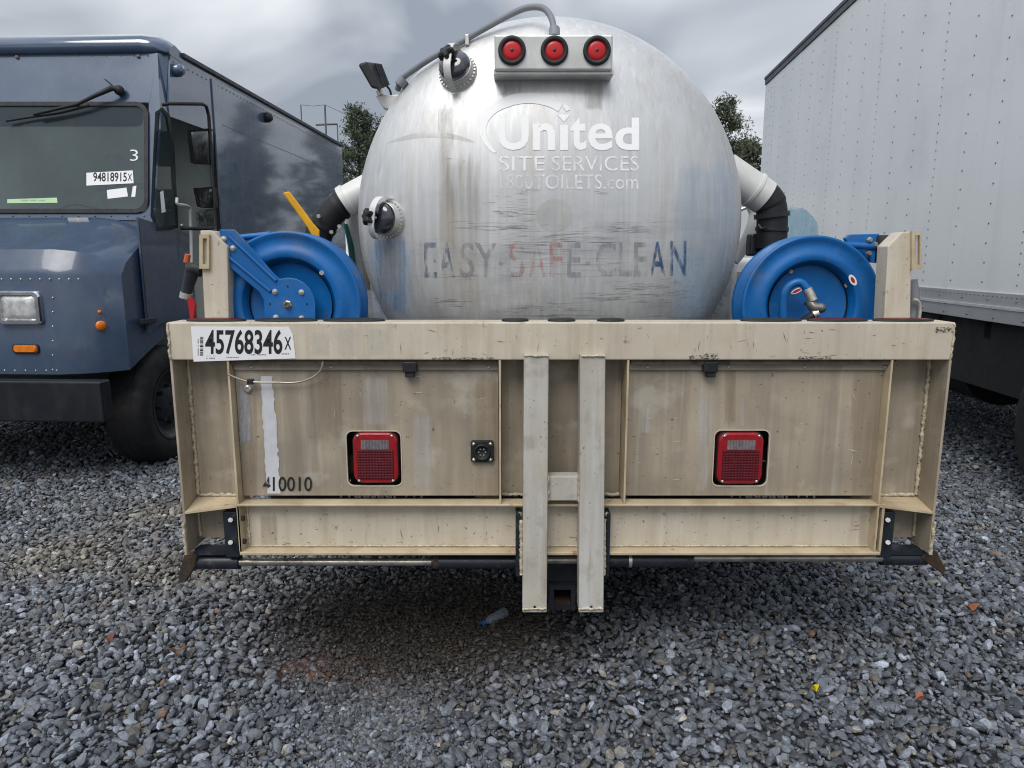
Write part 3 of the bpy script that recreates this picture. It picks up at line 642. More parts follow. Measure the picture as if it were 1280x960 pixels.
# deck, frame rails, cab and wheels further forward
DZ = 1.0
for sx, x0, x1 in (('l', -1.06, -.42), ('r', .70, 1.364)):
    B(MB().box(x0, x1, 2.28, 5.8, DZ-.06, DZ), 'deck', blacksteel)
for x_ in (-.28, .56): B(MB().box(x_-.04, x_+.04, 2.33, 8.2, .62, .84), 'frame_rail', blacksteel)
B(MB().box(-.95, 1.25, 2.9, 2.98, .66, .93), 'crossmember', blacksteel)
B(MB().box(-.419, .699, 2.42, 5.8, .77, .80), 'light_block_plate', under)  # unseen plate added to stop light leaking between tank and decks
B(MB().box(-.95, 1.25, 3.2, 3.6, .35, .62), 'spare_tank', under, bevel=.05)
cab = B(MB().box(-.95, 1.25, 6.3, 7.6, .75, 1.55), 'cab', tan, bevel=.08, seg=3)
B(MB().hexa([Vector(p) for p in ((-.93, 6.32, 1.55), (1.23, 6.32, 1.55), (1.23, 7.5, 1.55), (-.93, 7.5, 1.55))], [Vector(p) for p in ((-.85, 6.38, 2.15), (1.15, 6.38, 2.15), (1.15, 7.1, 2.15), (-.85, 7.1, 2.15))]), 'cab_roof', tan, cab, bevel=.06)
B(MB().box(-.6, .9, 6.335, 6.365, 1.65, 2.0), 'rear_window', mat('dark_glass', (.01, .012, .014), .05), cab)
B(MB().box(-.85, 1.15, 7.6, 8.6, .75, 1.4), 'hood', tan, cab, bevel=.1, seg=3)
def wheel_mesh(r, w, rim):
    t = MB().lathe((0, 0, 0), (1, 0, 0), [(rim, 0), (rim+.03, -.012), (r-.05, -.012), (r-.012, .012), (r, .035), (r, w-.035), (r-.012, w-.012), (r-.05, w+.012), (rim+.03, w+.012), (rim, w)], 48, True, False)
    gv = MB()
    for k in range(3): gv.lathe(((k+1)*w/4, 0, 0), (1, 0, 0), [(r+.0015, -.005), (r+.0015, .005)], 48, True, False)
    h = MB().lathe((0, 0, 0), (1, 0, 0), [(rim, w+.004), (rim-.02, w+.004), (rim-.03, w-.03), (rim*.62, w-.06), (rim*.42, w-.02), (rim*.2, w-.015), (.01, w-.012)], 40, True, False)
    return t, gv, h
def wheel(parent, c, r=.41, w=.24, rim=.25, flip=False, rimm=blacksteel):
    t, gv, h = wheel_mesh(r, w, rim); o = t.build('wheel', tyre_m, parent)
    gv.build('tread_groove', rubber, o); h.build('rim', rimm, o)
    nb = MB()
    for k in range(8):
        a = 2*math.pi*k/8; nb.cyl((w-.04, .13*math.cos(a), .13*math.sin(a)), (w-.005, .13*math.cos(a), .13*math.sin(a)), .013, n=6, smooth=False)
    nb.build('wheel_nuts', blacksteel, o)['kind'] = 'stuff'
    o.location = c; o.rotation_euler = (0, 0, math.pi if flip else 0); return o
for y_ in (4.2, 7.9):
    for x_, fl in ((-.75, True), (.80, False)):
        wheel(TK, Vector((x_, y_, .46))-T0, .45, .26, .28, fl)
        if y_ < 5: wheel(TK, Vector((x_+(.31 if not fl else -.31), y_, .46))-T0, .45, .24, .28, fl)
B(MB().cyl((-.9, 4.2, .46), (1.1, 4.2, .46), .06), 'axle', under)

# mud flaps lettered at the bottom, showing through the slot
for x0, x1, tx0, tx1, s in ((338, 618, 420, 528, 'Wausau, WI'), (790, 1095, 908, 1019, 'Wausau, WI')):
    YF = 2.62; fl = B(MB().box(X(x0, 622, YF), X(x1, 622, YF), YF, YF+.012, .43, .93), 'mud_flap', rubber)
    vs, fs = text_fit(s, tx0, tx1, 609, 624.5, .01)
    film('lettering', paper, fl, vs, fs, lambda p: W(p[0], p[1], YF-.002), T0)

# bumper ------------------------------------------------------------
XL, XR = X(208, 405, Y0), X(1195, 405, Y0); ZT, ZB = Z(403, Y0), Z(450, Y0)
beam = B(MB().box(XL, XR, Y0, Y0+.10, ZB, ZT), 'bumper_beam', tan, bevel=.004)
def bead(name, pts, r=.005, parent=TK, wob=.0018):
    q = []; 
    for a, b in zip(pts[:-1], pts[1:]):
        a, b = Vector(a), Vector(b); n = max(2, int((b-a).length/.007))
        q += [a+(b-a)*i/n for i in range(n)]
    q.append(Vector(pts[-1]))
    rr = [r*(1+random.uniform(-.3, .35)) for _ in q]
    q = [p+Vector([random.uniform(-wob, wob) for _ in range(3)]) for p in q]
    return B(MB().tube(q, rr, 7), name, weld, parent)
bead('weld_bead', [(XL+.004, Y0-.001, ZT-.004), (XL+.004, Y0-.001, ZB+.002)], .004, beam)
bead('weld_bead', [(XR-.004, Y0-.001, ZT-.004), (XR-.004, Y0-.001, ZB+.002)], .003, beam)
ZBOT = .452; ZSH = .612
for sx, xa in ((1, XL), (-1, XR)):
    # outer side plate, shelf and column plate
    pl = MB().hexa([Vector(p) for p in ((xa, Y0, ZB-.001), (xa+sx*.008, Y0, ZB-.001), (xa+sx*.008, Y0, ZBOT), (xa, Y0, ZBOT))], [Vector(p) for p in ((xa, Y0+.20, ZB-.001), (xa+sx*.008, Y0+.20, ZB-.001), (xa+sx*.008, Y0+.17, ZBOT), (xa, Y0+.17, ZBOT))])
    sp_ = B(pl, 'side_plate', tan_back, bevel=.0015)
    xi = X(289, 500, Y0) if sx > 0 else X(1110, 500, Y0)
    x0, x1 = sorted((xa+sx*.009, xi-sx*.006))
    B(MB().box(x0, x1, Y0+.098, Y0+.108, ZSH, ZB-.002), 'column_plate', tan_back)
    B(MB().box(x0, x1, Y0+.090, Y0+.098, ZBOT+.02, ZSH-.01), 'lower_plate', tan_back)
    # bent shelf
    a, b = (xa+sx*.009, xi-sx*.006)
    B(MB().hexa([Vector((a, Y0-.004, ZSH-.022)), Vector((b, Y0, ZSH-.001)), Vector((b, Y0+.097, ZSH-.001)), Vector((a, Y0+.097, ZSH-.004))], [Vector((a, Y0-.004, ZSH-.016)), Vector((b, Y0, ZSH+.006)), Vector((b, Y0+.097, ZSH+.006)), Vector((a, Y0+.097, ZSH+.003))]), 'shelf', tan_edge)
    bead('weld_bead', [(xa+sx*.013, Y0+.094, ZB-.01), (xa+sx*.013, Y0+.094, ZSH+.012)], .0062)
    bead('weld_bead', [(xa+sx*.02, Y0+.094, ZSH+.010), (b-sx*.006, Y0+.094, ZSH+.010)], .006)
    bead('weld_bead', [(xa+sx*.012, Y0+.086, ZSH-.03), (xa+sx*.012, Y0+.086, ZBOT+.03)], .005)
    bead('weld_bead', [(xa, Y0-.002, ZSH-.05), (xa+sx*.003, Y0-.003, ZBOT+.0)], .0055)
    # inner upright plate
    B(MB().box(min(xi, xi-sx*.006), max(xi, xi-sx*.006), Y0+.001, Y0+.099, ZBOT+.005, ZB-.001), 'upright_plate', tan_edge)
    # rusty hook plate at the bottom corner
    if sx > 0: hk = [(231, 690), (246, 695), (244, 708), (231, 729), (223, 729), (223, 716)]
    else: hk = [(1163, 684), (1172, 690), (1183, 712), (1180, 719), (1165, 708), (1152, 698)]
    B(MB().prism([W(a_, b_, Y0+.03) for a_, b_ in hk], (0, .02, 0)), 'hook_plate', rust, bevel=.004)
    # pivot sleeve and its black bracket
    s0, s1 = ((241, 300) if sx > 0 else (1100, 1156)); yy = 702 if sx > 0 else 697
    sl = B(MB().cyl(W(s0, yy, 2.235), W(s1, yy, 2.235), .025, n=20), 'pivot_sleeve', navysteel)
    B(MB().cyl(W(s0-5 if sx > 0 else s1+5, yy, 2.235), W(s0 if sx > 0 else s1, yy, 2.235), .017, n=12), 'pivot_pin', rust, sl)
    c0, c1 = ((280, 297) if sx > 0 else (1102, 1117))
    br = B(rect(c0, c1, 640, 697, 2.195, .06), 'pivot_bracket', navysteel, bevel=.003)
    B(rect(s0+2, s1-2, 688, 694, 2.21, .05), 'bracket_foot', navysteel, br)
    for z_ in (650, 678):
        xb = 288 if sx > 0 else 1110
        B(MB().cyl(W(xb, z_, 2.19), W(xb, z_, 2.165), .008, n=6, smooth=False), 'bolt', zinc, br)
# lower channel between the uprights
cx0, cx1 = X(297, 660, Y0), X(1104, 660, Y0)
zt_ = ZSH+.010
ch = B(MB().box(cx0, cx1, Y0+.042, Y0+.052, ZBOT+.006, zt_-.008), 'channel_web', tan)
B(MB().box(cx0, cx1, Y0, Y0+.056, zt_-.008, zt_), 'top_flange', tan_edge, ch, bevel=.002)
B(MB().box(cx0, cx1, Y0, Y0+.056, ZBOT-.006, ZBOT+.006), 'bottom_flange', tan_edge, ch, bevel=.003)
for x_ in (cx0+.004, cx1-.004):
    B(MB().box(x_-.004, x_+.004, Y0+.001, Y0+.041, ZBOT+.007, zt_-.009), 'end_plate', tan_edge, ch)
    for dz in (.035, .115): B(MB().cyl((x_+(.004 if x_ < 0 else -.004), Y0+.02, ZBOT+dz), (x_+(.012 if x_ < 0 else -.012), Y0+.02, ZBOT+dz), .009, n=8), 'bolt', rust, ch)
bead('weld_bead', [(cx0+.02, Y0+.04, ZBOT+.011), (cx1-.02, Y0+.04, ZBOT+.011)], .003, ch, .0006)
bead('weld_bead', [(cx0+.02, Y0+.04, ZBOT+.015), (cx0+.02, Y0+.04, zt_-.012)], .0045, ch)
# recessed lamp panels with rounded cut-outs
YP = Y0+.040
def lamp_panel(px0, px1, hx0, hx1, hy0, hy1):
    x0, x1 = X(px0, 540, YP), X(px1, 540, YP); z0, z1 = ZSH+.026, ZB-.03
    h = [(X(hx0, 572, YP), X(hx1, 572, YP), Z(hy1, YP), Z(hy0, YP))][0]
    mb = MB(); plate(mb, [[(x0, z0), (x1, z0), (x1, z1), (x0, z1)], rrect(*h, .022, 6)], lambda p: Vector((p[0], YP, p[1])), (0, .004, 0))
    o = B(mb, 'lamp_panel', tan_back)
    lip = MB(); plate(lip, [rrect(*h, .022, 6), rrect(h[0]+.003, h[1]-.003, h[2]+.003, h[3]-.003, .02, 6)], lambda p: Vector((p[0], YP-.002, p[1])), (0, .008, 0))
    B(lip, 'cutout_edge', tan, o)
    B(MB().box(h[0]-.05, h[1]+.05, YP+.10, YP+.104, h[2]-.05, h[3]+.05), 'lamp_backing', under, o)
    B(MB().box(h[0]-.02, h[0]+.02, YP+.05, YP+.08, h[2]+.03, h[2]+.09), 'lamp_bracket', rust, o)
    B(MB().box(x0, x1, YP-.012, YP-.002, ZB-.036, ZB-.016), 'top_strip', tan_back, o, bevel=.002)
    B(MB().box(x0, x1, YP-.03, YP+.01, ZB-.0155, ZB-.0015), 'shade_strip', mat('grimy_shade', (.07, .055, .04), .8, var=.5, vscale=30), o)  # dark strip: shade under the beam put into its grimy colour
    for k in range(4):
        xx = x0+(x1-x0)*(.06+.3*k+.02*random.random())
        B(MB().lathe((xx, YP-.012, ZB-.026), (0, -1, 0), [(.006, 0), (.006, .002), (.002, .004)], 10), 'rivet', alu, o)
    return o
pL = lamp_panel(299, 623, 433, 502.5, 538, 608)
pR = lamp_panel(784, 1106, 891, 961, 537, 608)
def tail_light(parent, x0, x1, y0, y1):
    YL = YP-.006; c = W((x0+x1)/2, (y0+y1)/2, YL); w = (X(x1, 570, YL)-X(x0, 570, YL))/2; h = (Z(y0, YL)-Z(y1, YL))/2
    def ring(s, t, y, r): return [Vector((c.x+a, y, c.z+b)) for a, b in rrect(-w*s, w*s, -h*t, h*t, r, 6)]
    tl = B(MB().loft([ring(.97, .97, YL+.07, .03), ring(1, 1, YL+.006, .03), ring(.985, .985, YL, .03), ring(.93, .93, YL-.004, .028)]), 'tail_light', redrim)
    B(MB().loft([ring(1.03, 1.03, YL+.02, .032), ring(1.03, 1.03, YL+.008, .032), ring(1.0, 1.0, YL+.004, .03)], cap=False), 'lamp_seal', rubber, tl)
    zc0, zc1 = c.z-h*.82, c.z+h*.33
    lens = MB()
    nx_, nz_ = 12, 11
    for i in range(nx_):
        for j in range(nz_):
            xa = c.x-w*.80+2*w*.80*i/nx_; xb = c.x-w*.80+2*w*.80*(i+1)/nx_; za = zc0+(zc1-zc0)*j/nz_; zb = zc0+(zc1-zc0)*(j+1)/nz_
            m_ = Vector(((xa+xb)/2, YL-.0085, (za+zb)/2))
            lens.add([(xa, YL-.007, za), (xb, YL-.007, za), (xb, YL-.007, zb), (xa, YL-.007, zb), m_], [(0, 1, 4), (1, 2, 4), (2, 3, 4), (3, 0, 4)])
    lens.box(c.x-w*.80, c.x+w*.80, YL-.0068, YL-.003, zc0, zc1)
    B(lens, 'stop_lens', darkredlens, tl)
    cl = MB()
    for i in range(9):
        xa = c.x-w*.62+2*w*.62*i/9; xb = c.x-w*.62+2*w*.62*(i+1)/9
        cl.prism([(xa, YL-.005, c.z+h*.36), ((xa+xb)/2, YL-.010, c.z+h*.36), (xb, YL-.005, c.z+h*.36)], (0, 0, h*.36))
    B(cl, 'backup_lens', clearlens, tl)
    for sx in (-1, 1):
        for sz in (-1, 1):
            B(MB().lathe((c.x+sx*w*.76, YL-.004, c.z+sz*h*.88), (0, -1, 0), [(.005, 0), (.005, .002), (.001, .004)], 10), 'screw', zinc, tl)
tail_light(pL, 441.5, 497.5, 541, 604)
tail_light(pR, 897, 953.5, 541, 605)
# middle column behind the posts
xm0, xm1 = X(625, 540, Y0), X(783, 540, Y0)
B(MB().box(xm0+.004, xm1-.004, Y0+.098, Y0+.108, zt_+.001, ZB-.002), 'middle_plate', tan_back)
for x_ in (xm0, xm1): B(MB().box(x_-.003, x_+.003, Y0+.001, Y0+.097, zt_+.001, ZB-.001), 'middle_rib', tan_edge)
bead('weld_bead', [(xm0+.006, Y0+.08, zt_+.006), (X(655, 620, Y0), Y0+.08, zt_+.006)], .006)
bead('weld_bead', [(X(760, 620, Y0), Y0+.08, zt_+.006), (xm1-.006, Y0+.08, zt_+.006)], .006)
# the two hanging posts
YQ = 2.145; YQB = 2.115
posts = []
for (a0, a1), (b0_, b1_) in (((655, 686), (653, 683.5)), ((725, 757), (723.5, 754.5))):
    t0, t1 = W(a0, 443, YQ), W(a1, 443, YQ); q0, q1 = W(b0_, 766, YQB), W(b1_, 766, YQB)
    dv = Vector((0, .072, 0))
    p = B(MB().hexa([q0, q1, q1+dv, q0+dv], [t0, t1, t1+dv, t0+dv]), 'hanging_post', greypost, bevel=.004, seg=3); posts.append(p)
    e0, e1 = W(b0_, 761, YQB-.003), W(b1_, 761, YQB-.003)
    bead('weld_bead', [e0, e1], .004, p)
    bead('weld_bead', [t0+Vector((.003, -.002, -.004)), t1+Vector((-.003, -.002, -.004))], .0035, p)
    mid = (q0+q1)/2+Vector((0, -.001, .022)); B(MB().cyl(mid, mid+Vector((0, -.003, 0)), .004, n=8), 'drain_hole', under, p)
cb = B(rect(684, 725, 595.5, 626, YQ+.012, .05), 'cross_block', greypost, bevel=.003)
for a in (684.5, 724.5): bead('weld_bead', [W(a, 595, YQ+.004), W(a, 626, YQ+.004)], .0065, cb)
for a0, a1, w0 in ((644.5, 650.5, 652), (757.5, 762.5, 755.5)):
    hp_ = B(rect(a0, a1, 642, 721, 2.16, .09), 'hanger_plate', navysteel, bevel=.002)
    bead('weld_bead', [W(w0, 650, 2.145), W(w0-.5, 718, 2.14)], .0058, hp_)
    B(MB().ball(W(w0-2 if w0 < 700 else w0+3, 643, 2.17), .009), 'hanger_bolt', rodsteel, hp_)
# rods and cylinders along the bottom
RY = 2.225
def rod(name, m, x0, x1, y, r): return B(MB().cyl(W(x0, y, RY), W(x1, y, RY), r, n=20), name, m)
rod('piston_rod', rodsteel, 300, 545, 702.5, .0125); rod('piston_rod', rodsteel, 862, 1104, 697.5, .0125)
for x0, x1, y_, sx in ((540, 650, 702, 1), (757, 866, 700, -1)):
    cy_ = rod('cylinder', navysteel, x0, x1, y_, .0235)
    B(MB().cyl(W(x0+2 if sx > 0 else x1-9, y_, RY), W(x0+9 if sx > 0 else x1-2, y_, RY), .0245, n=20), 'gland', rust if sx > 0 else rubber, cy_)
    xr = 613 if sx > 0 else 785
    B(MB().cyl(W(xr, y_, RY), W(xr+4, y_, RY), .0246, n=20), 'collar', blacksteel if sx > 0 else zinc, cy_)
rod('piston_rod', rodsteel, 650, 757, 700, .0125)
# receiver hitch
hc = W(703, 747, 2.27)
mb = MB(); plate(mb, [[(-.045, -.045), (.045, -.045), (.045, .045), (-.045, .045)], [(-.029, -.029), (.029, -.029), (.029, .029), (-.029, .029)]], lambda p: Vector((hc.x+p[0], 2.27, hc.z+p[1])), (0, .3, 0))
hr = B(mb, 'hitch_receiver', blacksteel)
B(MB().box(hc.x-.028, hc.x+.028, 2.40, 2.42, hc.z-.028, hc.z+.028), 'receiver_bore', rust, hr)
B(MB().box(hc.x-.028, hc.x+.028, 2.275, 2.40, hc.z-.0285, hc.z-.026), 'receiver_floor', rust, hr)
B(MB().box(hc.x-.1, hc.x+.1, 2.30, 2.40, hc.z+.046, hc.z+.12), 'hitch_bracket', blacksteel, hr)
# trailer socket
c0 = W(588.5, 578, YP-.012); c1 = W(617, 551, YP-.012)
ts = B(MB().prism([Vector((a, YP-.014, b)) for a, b in rrect(c0.x, c1.x, c0.z, c1.z, .008, 3)], (0, .013, 0)), 'trailer_socket', rubber, bevel=.002)
cc = (c0+c1)/2
B(MB().lathe((cc.x, YP-.014, cc.z), (0, -1, 0), [(.026, 0), (.026, .012), (.022, .012), (.021, .003), (.001, .003)], 28), 'socket_ring', rubber, ts)
for k in range(6):
    a = R(60*k); B(MB().cyl((cc.x+.011*math.cos(a), YP-.017, cc.z+.011*math.sin(a)), (cc.x+.011*math.cos(a), YP-.020, cc.z+.011*math.sin(a)), .0028, n=6), 'contact', zinc, ts)
for sx in (-1, 1):
    for sz in (-1, 1):
        B(MB().lathe((cc.x+sx*.027, YP-.014, cc.z+sz*.026), (0, -1, 0), [(.006, 0), (.006, .003), (.001, .005)], 10), 'screw', zinc, ts)
# rubber stops under the beam
for a in (512, 889):
    st = B(rect(a-9, a+9, 452, 466, YP-.035, .03), 'door_stop', rubber, bevel=.004); B(rect(a-6, a+6, 464, 472, YP-.03, .02), 'stop_pad', rubber, st, bevel=.003)
B(MB().box(X(884, 455, YP-.03), X(912, 455, YP-.03), YP-.032, YP-.02, ZB-.014, ZB-.003), 'stop_arm', rubber)
# hanging wire
wi = B(MB().tube(spline([W(285, 468, YP-.038), W(300, 474, YP-.03), W(315, 477.5, YP-.025), W(345, 478, YP-.02), W(370, 478, YP-.02), W(388, 473, YP-.025), W(400, 464, YP-.03), W(404, 452, YP-.033)]), .0035, 8), 'hanging_wire', rodsteel)
B(rect(308, 316, 474, 481, YP-.03, .015), 'wire_clip', blacksteel, wi, bevel=.002)
B(MB().lathe(W(310, 486, YP-.001), (0, -1, 0), [(.013, 0), (.013, .006), (.008, .009), (.004, .009), (.003, .004)], 14, False), 'bolt_head', zinc)
# stencilled number and paint runs on the left panel
vs, fs = text_fit('10010', 341, 390, 596, 614, .006); film('stencil_number', ink, pL, vs, fs, lambda p: W(p[0], p[1], YP-.0028), T0)
vs, fs = text_fit('4', 328.5, 338, 596, 614, .006); film('stencil_number', wear(mat('worn_ink', (.02, .02, .022), .6), 60, .4, .55), pL, vs, fs, lambda p: W(p[0], p[1], YP-.0028), T0)
runm = mat('grey_white_paint_run', (.56, .57, .60), .5, var=.08, vscale=20, streak=((.44, .43, .41), .5, 60, 4, .5, .7))
def run(x0, x1, y0, y1, drift, m, par, Y=YP-.0016, n=30, jag=1.6):
    L_, R_ = [], []
    for k in range(n+1):
        t_ = k/n; y_ = y0+(y1-y0)*t_; L_.append((x0+drift*t_+random.uniform(-jag, jag)*.7, y_)); R_.append((x1+drift*t_*1.3+random.uniform(-jag, jag), y_))
    return film('paint_run', m, par, L_+R_, [(k, k+1, n+2+k, n+1+k) for k in range(n)], lambda p: W(p[0], p[1], Y), T0, 3)
run(325.5, 341, 470, 617, 8, runm, pL)
run(297, 311, 474, 562, 3, wear(mat('thin_paint_run', (.36, .37, .40), .5), 40, .25, .5, .3, .75, True), pL)
thin = wear(mat('pale_run', (.58, .56, .52), .5), 95, .20, .85, .03, .75, True)
for x0, x1, y0, y1, par in ((455, 486, 466, 538, pL), (515, 540, 510, 618, pL), (872, 886, 480, 618, pR), (884, 892, 482, 560, pR), (925, 930, 495, 537, pR), (800, 815, 505, 545, pR)):
    run(x0, x1, y0, y1, 0, thin, par, n=14, jag=1.2)
worn = wear(mat('worn_pale_paint', (.60, .59, .55), .5), 26, .24, .70, .5, .42, True)
run(388, 412, 411, 446, 0, worn, beam, Y0-.0016, 12, 3); run(420, 448, 406, 448, 0, worn, beam, Y0-.0016, 12, 3); run(462, 486, 408, 447, -4, worn, beam, Y0-.0016, 12, 4)
rubm = wear(mat('black_rub', (.05, .045, .04), .7), 120, .48, .6, 2)
for x0, x1, y0, y1 in ((862, 880, 444, 449.5), (880, 898, 442, 449.5), (998, 1040, 445, 449.5), (1168, 1192, 409, 416), (540, 620, 446.5, 449.5)):
    run(x0, x1, y0, y1, 0, rubm, beam, Y0-.0016, 8, 1.5)
weep = wear(mat('rust_weep', (.20, .13, .07), .7), 45, .15, .95, .05, .42, True)
for x0, x1, y0, y1, par, Y_ in ((325, 348, 642, 684, ch, Y0+.0412), (1072, 1100, 640, 684, ch, Y0+.0412), (1062, 1110, 455, 640, pR, YP-.0012), (297, 322, 470, 640, pL, YP-.0012), (592, 626, 460, 640, pL, YP-.0012), (380, 430, 455, 560, pL, YP-.0012), (905, 920, 455, 536, pR, YP-.0012)):
    run(x0, x1, y0, y1, 0, weep, par, Y_, 12, 1)
def scratches(par, n, bx, Y_, m):
    for _ in range(n):
        x = random.uniform(bx[0], bx[1]); y = random.uniform(bx[2], bx[3]); L_ = random.uniform(3, 16); a = random.choice((random.gauss(0, .15), random.gauss(1.5, .2))); w = random.uniform(.25, .55)
        q = [(x, y), (x+L_*math.cos(a)*.5-w*math.sin(a), y+L_*math.sin(a)*.5+w*math.cos(a)), (x+L_*math.cos(a), y+L_*math.sin(a)), (x+L_*math.cos(a)*.5+w*math.sin(a)*.4, y+L_*math.sin(a)*.5-w*math.cos(a)*.4)]
        if bx[2] <= q[2][1] <= bx[3] and bx[0] <= q[2][0] <= bx[1]: film('scratch', m, par, q, [(0, 1, 2, 3)], lambda p: W(p[0], p[1], Y_), T0)
scr = mat('scratch_dark', (.13, .105, .075), .7)
scp = mat('scratch_pale', (.66, .63, .56), .6)
scratches(beam, 40, (375, 1190, 407, 447), Y0-.0014, scr); scratches(pL, 14, (345, 615, 470, 612), YP-.0024, scp); scratches(pR, 16, (790, 1095, 470, 612), YP-.0024, scp); scratches(ch, 22, (305, 1095, 643, 682), Y0+.0408, scr)
# oval and round lamps let into the top of the beam
for x0, x1, mm, sm in ((230, 305, redlens, 0), (316, 395, blacksteel, 0), (402, 480, blacksteel, 0), (627, 661, blacksteel, 1), (685, 720, blacksteel, 1), (747, 782, blacksteel, 1), (928, 1005, blacksteel, 0), (1012, 1088, redlens, 0), (1095, 1171, redlens, 0)):
    a, b = X(x0, 403, Y0+.03), X(x1, 403, Y0+.03); c = Vector(((a+b)/2, Y0+.05, ZT)); w = (b-a)/2; d = min(w, .036)
    def oval(s, z): return [Vector((c.x+w*s*math.cos(t_), c.y+d*s*math.sin(t_), z)) for t_ in np.linspace(0, 2*math.pi, 29)[:-1]]
    og = B(MB().loft([oval(1, ZT-.002), oval(1, ZT+.004), oval(.95, ZT+.007), oval(.84, ZT+.007)], True, True), 'top_lamp', rubber)
    B(MB().loft([oval(.86, ZT+.006), oval(.8, ZT+.0085), oval(.5, ZT+.0095), oval(.05, ZT+.010)], True, True), 'top_lamp_lens', darkredlens if mm is redlens else rubber, og)
# lot sticker
SY = Y0-.0022
stk = B(MB().prism([W(238.5, 408, SY), W(361, 408.5, SY), W(366, 418, SY), W(369.5, 448, SY), W(242, 452, SY)], (0, .001, 0)), 'lot_sticker', paper)
def sm(p): return W(p[0], p[1], SY-.0006)
def stext(s, x0, x1, y0, y1, m=ink, bold=0.): 
    vs, fs = text_fit(s, x0, x1, y0, y1, bold); film('sticker_print', m, stk, vs, fs, sm, T0)
stext('45768346', 256.5, 353, 412, 443, ink, .022); stext('X', 355.5, 364, 421, 437, ink, .01)
bars = []; y_ = 421
while y_ < 445:
    h_ = random.choice((.6, .9, 1.5)); bars.append((y_, h_)); y_ += h_+random.choice((.6, .9))
vs, fs = [], []
for a, h_ in bars:
    k = len(vs); vs += [(250, a), (254, a), (254, a+h_), (250, a+h_)]; fs.append((k, k+1, k+2, k+3))
film('barcode', ink, stk, vs, fs, sm, T0)
for x0, x1, y0, y1 in ((247, 248.5, 424, 445), (258, 269, 447, 448.6), (283, 299, 446, 447.4), (314, 333, 442.5, 444), (352, 362, 441.5, 443), (258, 270, 444.5, 445.1)):
    n = max(3, int((x1-x0 if x1-x0 > 3 else y1-y0)/1.8)); vs, fs = [], []
    for k in range(n):
        if random.random() < .15: continue
        if x1-x0 > 3: a = x0+(x1-x0)*k/n; q = [(a, y0), (a+1.2, y0), (a+1.2, y1), (a, y1)]
        else: a = y0+(y1-y0)*k/n; q = [(x0, a), (x1, a), (x1, a+1.2), (x0, a+1.2)]
        i = len(vs); vs += q; fs.append((i, i+1, i+2, i+3))
    film('sticker_print', greyink, stk, vs, fs, sm, T0)
# deck uprights with slotted brackets
YU = Y0+.115
def upright(poly, ring):
    u = B(MB().prism([W(a, b, YU) for a, b in poly], (0, .07, 0)), 'deck_upright', tan, bevel=.003)
    xs = [p[0] for p in ring]; 
    lo = [(xs[0], ring[0][1]), (xs[1], ring[0][1]), (xs[1], ring[1][1]), (xs[0], ring[1][1])]
    mb = MB(); x0, x1, y0, y1 = xs[0], xs[1], ring[0][1], ring[1][1]; w = (x1-x0)
    plate(mb, [[(x0, y0), (x1, y0), (x1, y1), (x0, y1)], [(x0+w*.36, y0+5), (x0+w*.36, y1-6), (x1-w*.2, y1-6), (x1-w*.2, y0+5)]], lambda p: W(p[0], p[1], YU-.012), (0, .012, 0))
    B(mb, 'slotted_bracket', tan_edge, u)
upright([(250, 288), (264, 288), (284, 308), (286, 404), (256, 404)], ((249, 293), (261, 336)))
upright([(1128, 290), (1146, 289), (1146, 336), (1139, 338), (1138, 403), (1105, 403), (1110, 308)], ((1140, 289), (1152, 337)))

# hose reels
def reel(c, fmat=blue, depth=.115, r=.238):
    f = B(MB().lathe(c, (0, 1, 0), [(.012, .034), (r*.58, .034), (r*.615, .028), (r*.64, .002), (r*.66, -.004), (r*.76, -.004), (r*.80, .004), (r*.93, .004), (r*.965, -.004), (r, -.004), (r*1.004, .004), (r, .010), (r*.96, .008), (r*.66, .010), (r*.62, .040), (r*.01, .042)], 72, True, False), 'hose_reel', fmat)
    B(MB().lathe(c+Vector((0, depth, 0)), (0, 1, 0), [(.012, -.02), (r*.60, -.02), (r*.64, .0), (r*.93, -.002), (r*1.0, .004), (r*1.004, -.006), (r*.98, -.012), (r*.3, -.03)], 72, True, False), 'rear_flange', fmat, f)
    B(MB().lathe(c+Vector((0, .02, 0)), (0, 1, 0), [(r*.58, 0), (r*.58, depth-.04)], 48, True, False), 'drum', rubber, f)
    hs = MB()
    for k in range(4): hs.tube([c+Vector((.19*math.cos(a)*(1+0), .03+k*.018, .19*math.sin(a))) for a in np.linspace(0, 2*math.pi, 41)], .010, 8, False)
    B(hs, 'wound_hose', rubber, f)
    return f
cL = W(361, 381, 2.335); rl = reel(cL)
ay = cL.y-.028
def lp(px, py, y=ay): return W(px, py, y)
arm = [(274, 287), (293, 287), (317, 313), (343, 343)]
hub = [(360+34*math.cos(R(a)), 381-34*math.sin(R(a))) for a in (108, 90, 72, 54, 36, 18, 0)]
poly = arm+hub+[(394, 405), (331, 405), (329.5, 375), (324, 365), (287, 334), (283, 320), (278, 306)]
ra = B(MB().prism([lp(*p) for p in poly], (0, .008, 0)), 'reel_arm', bluedark, rl, bevel=.002)
for a, b in (((286, 295), (345, 351)), ((287, 322), (338, 364))):
    B(MB().tube([lp(*a, ay-.001), lp(*b, ay-.001)], .0065, 8), 'arm_rib', bluedark, rl)
B(MB().prism([lp(274, 287), lp(278, 306), lp(278, 306, ay+.09), lp(274, 287, ay+.09)], (.003, 0, 0)), 'arm_flange', bluedark, rl)
for a, b in ((344, 364.5), (377, 365), (345, 396.5), (377, 397.5), (280, 298.5), (291.5, 310)):
    B(MB().lathe(lp(a, b, ay), (0, -1, 0), [(.0095, 0), (.0095, .003), (.0065, .003), (.0065, .009), (.001, .010)], 8, False), 'bolt', zinc, rl)
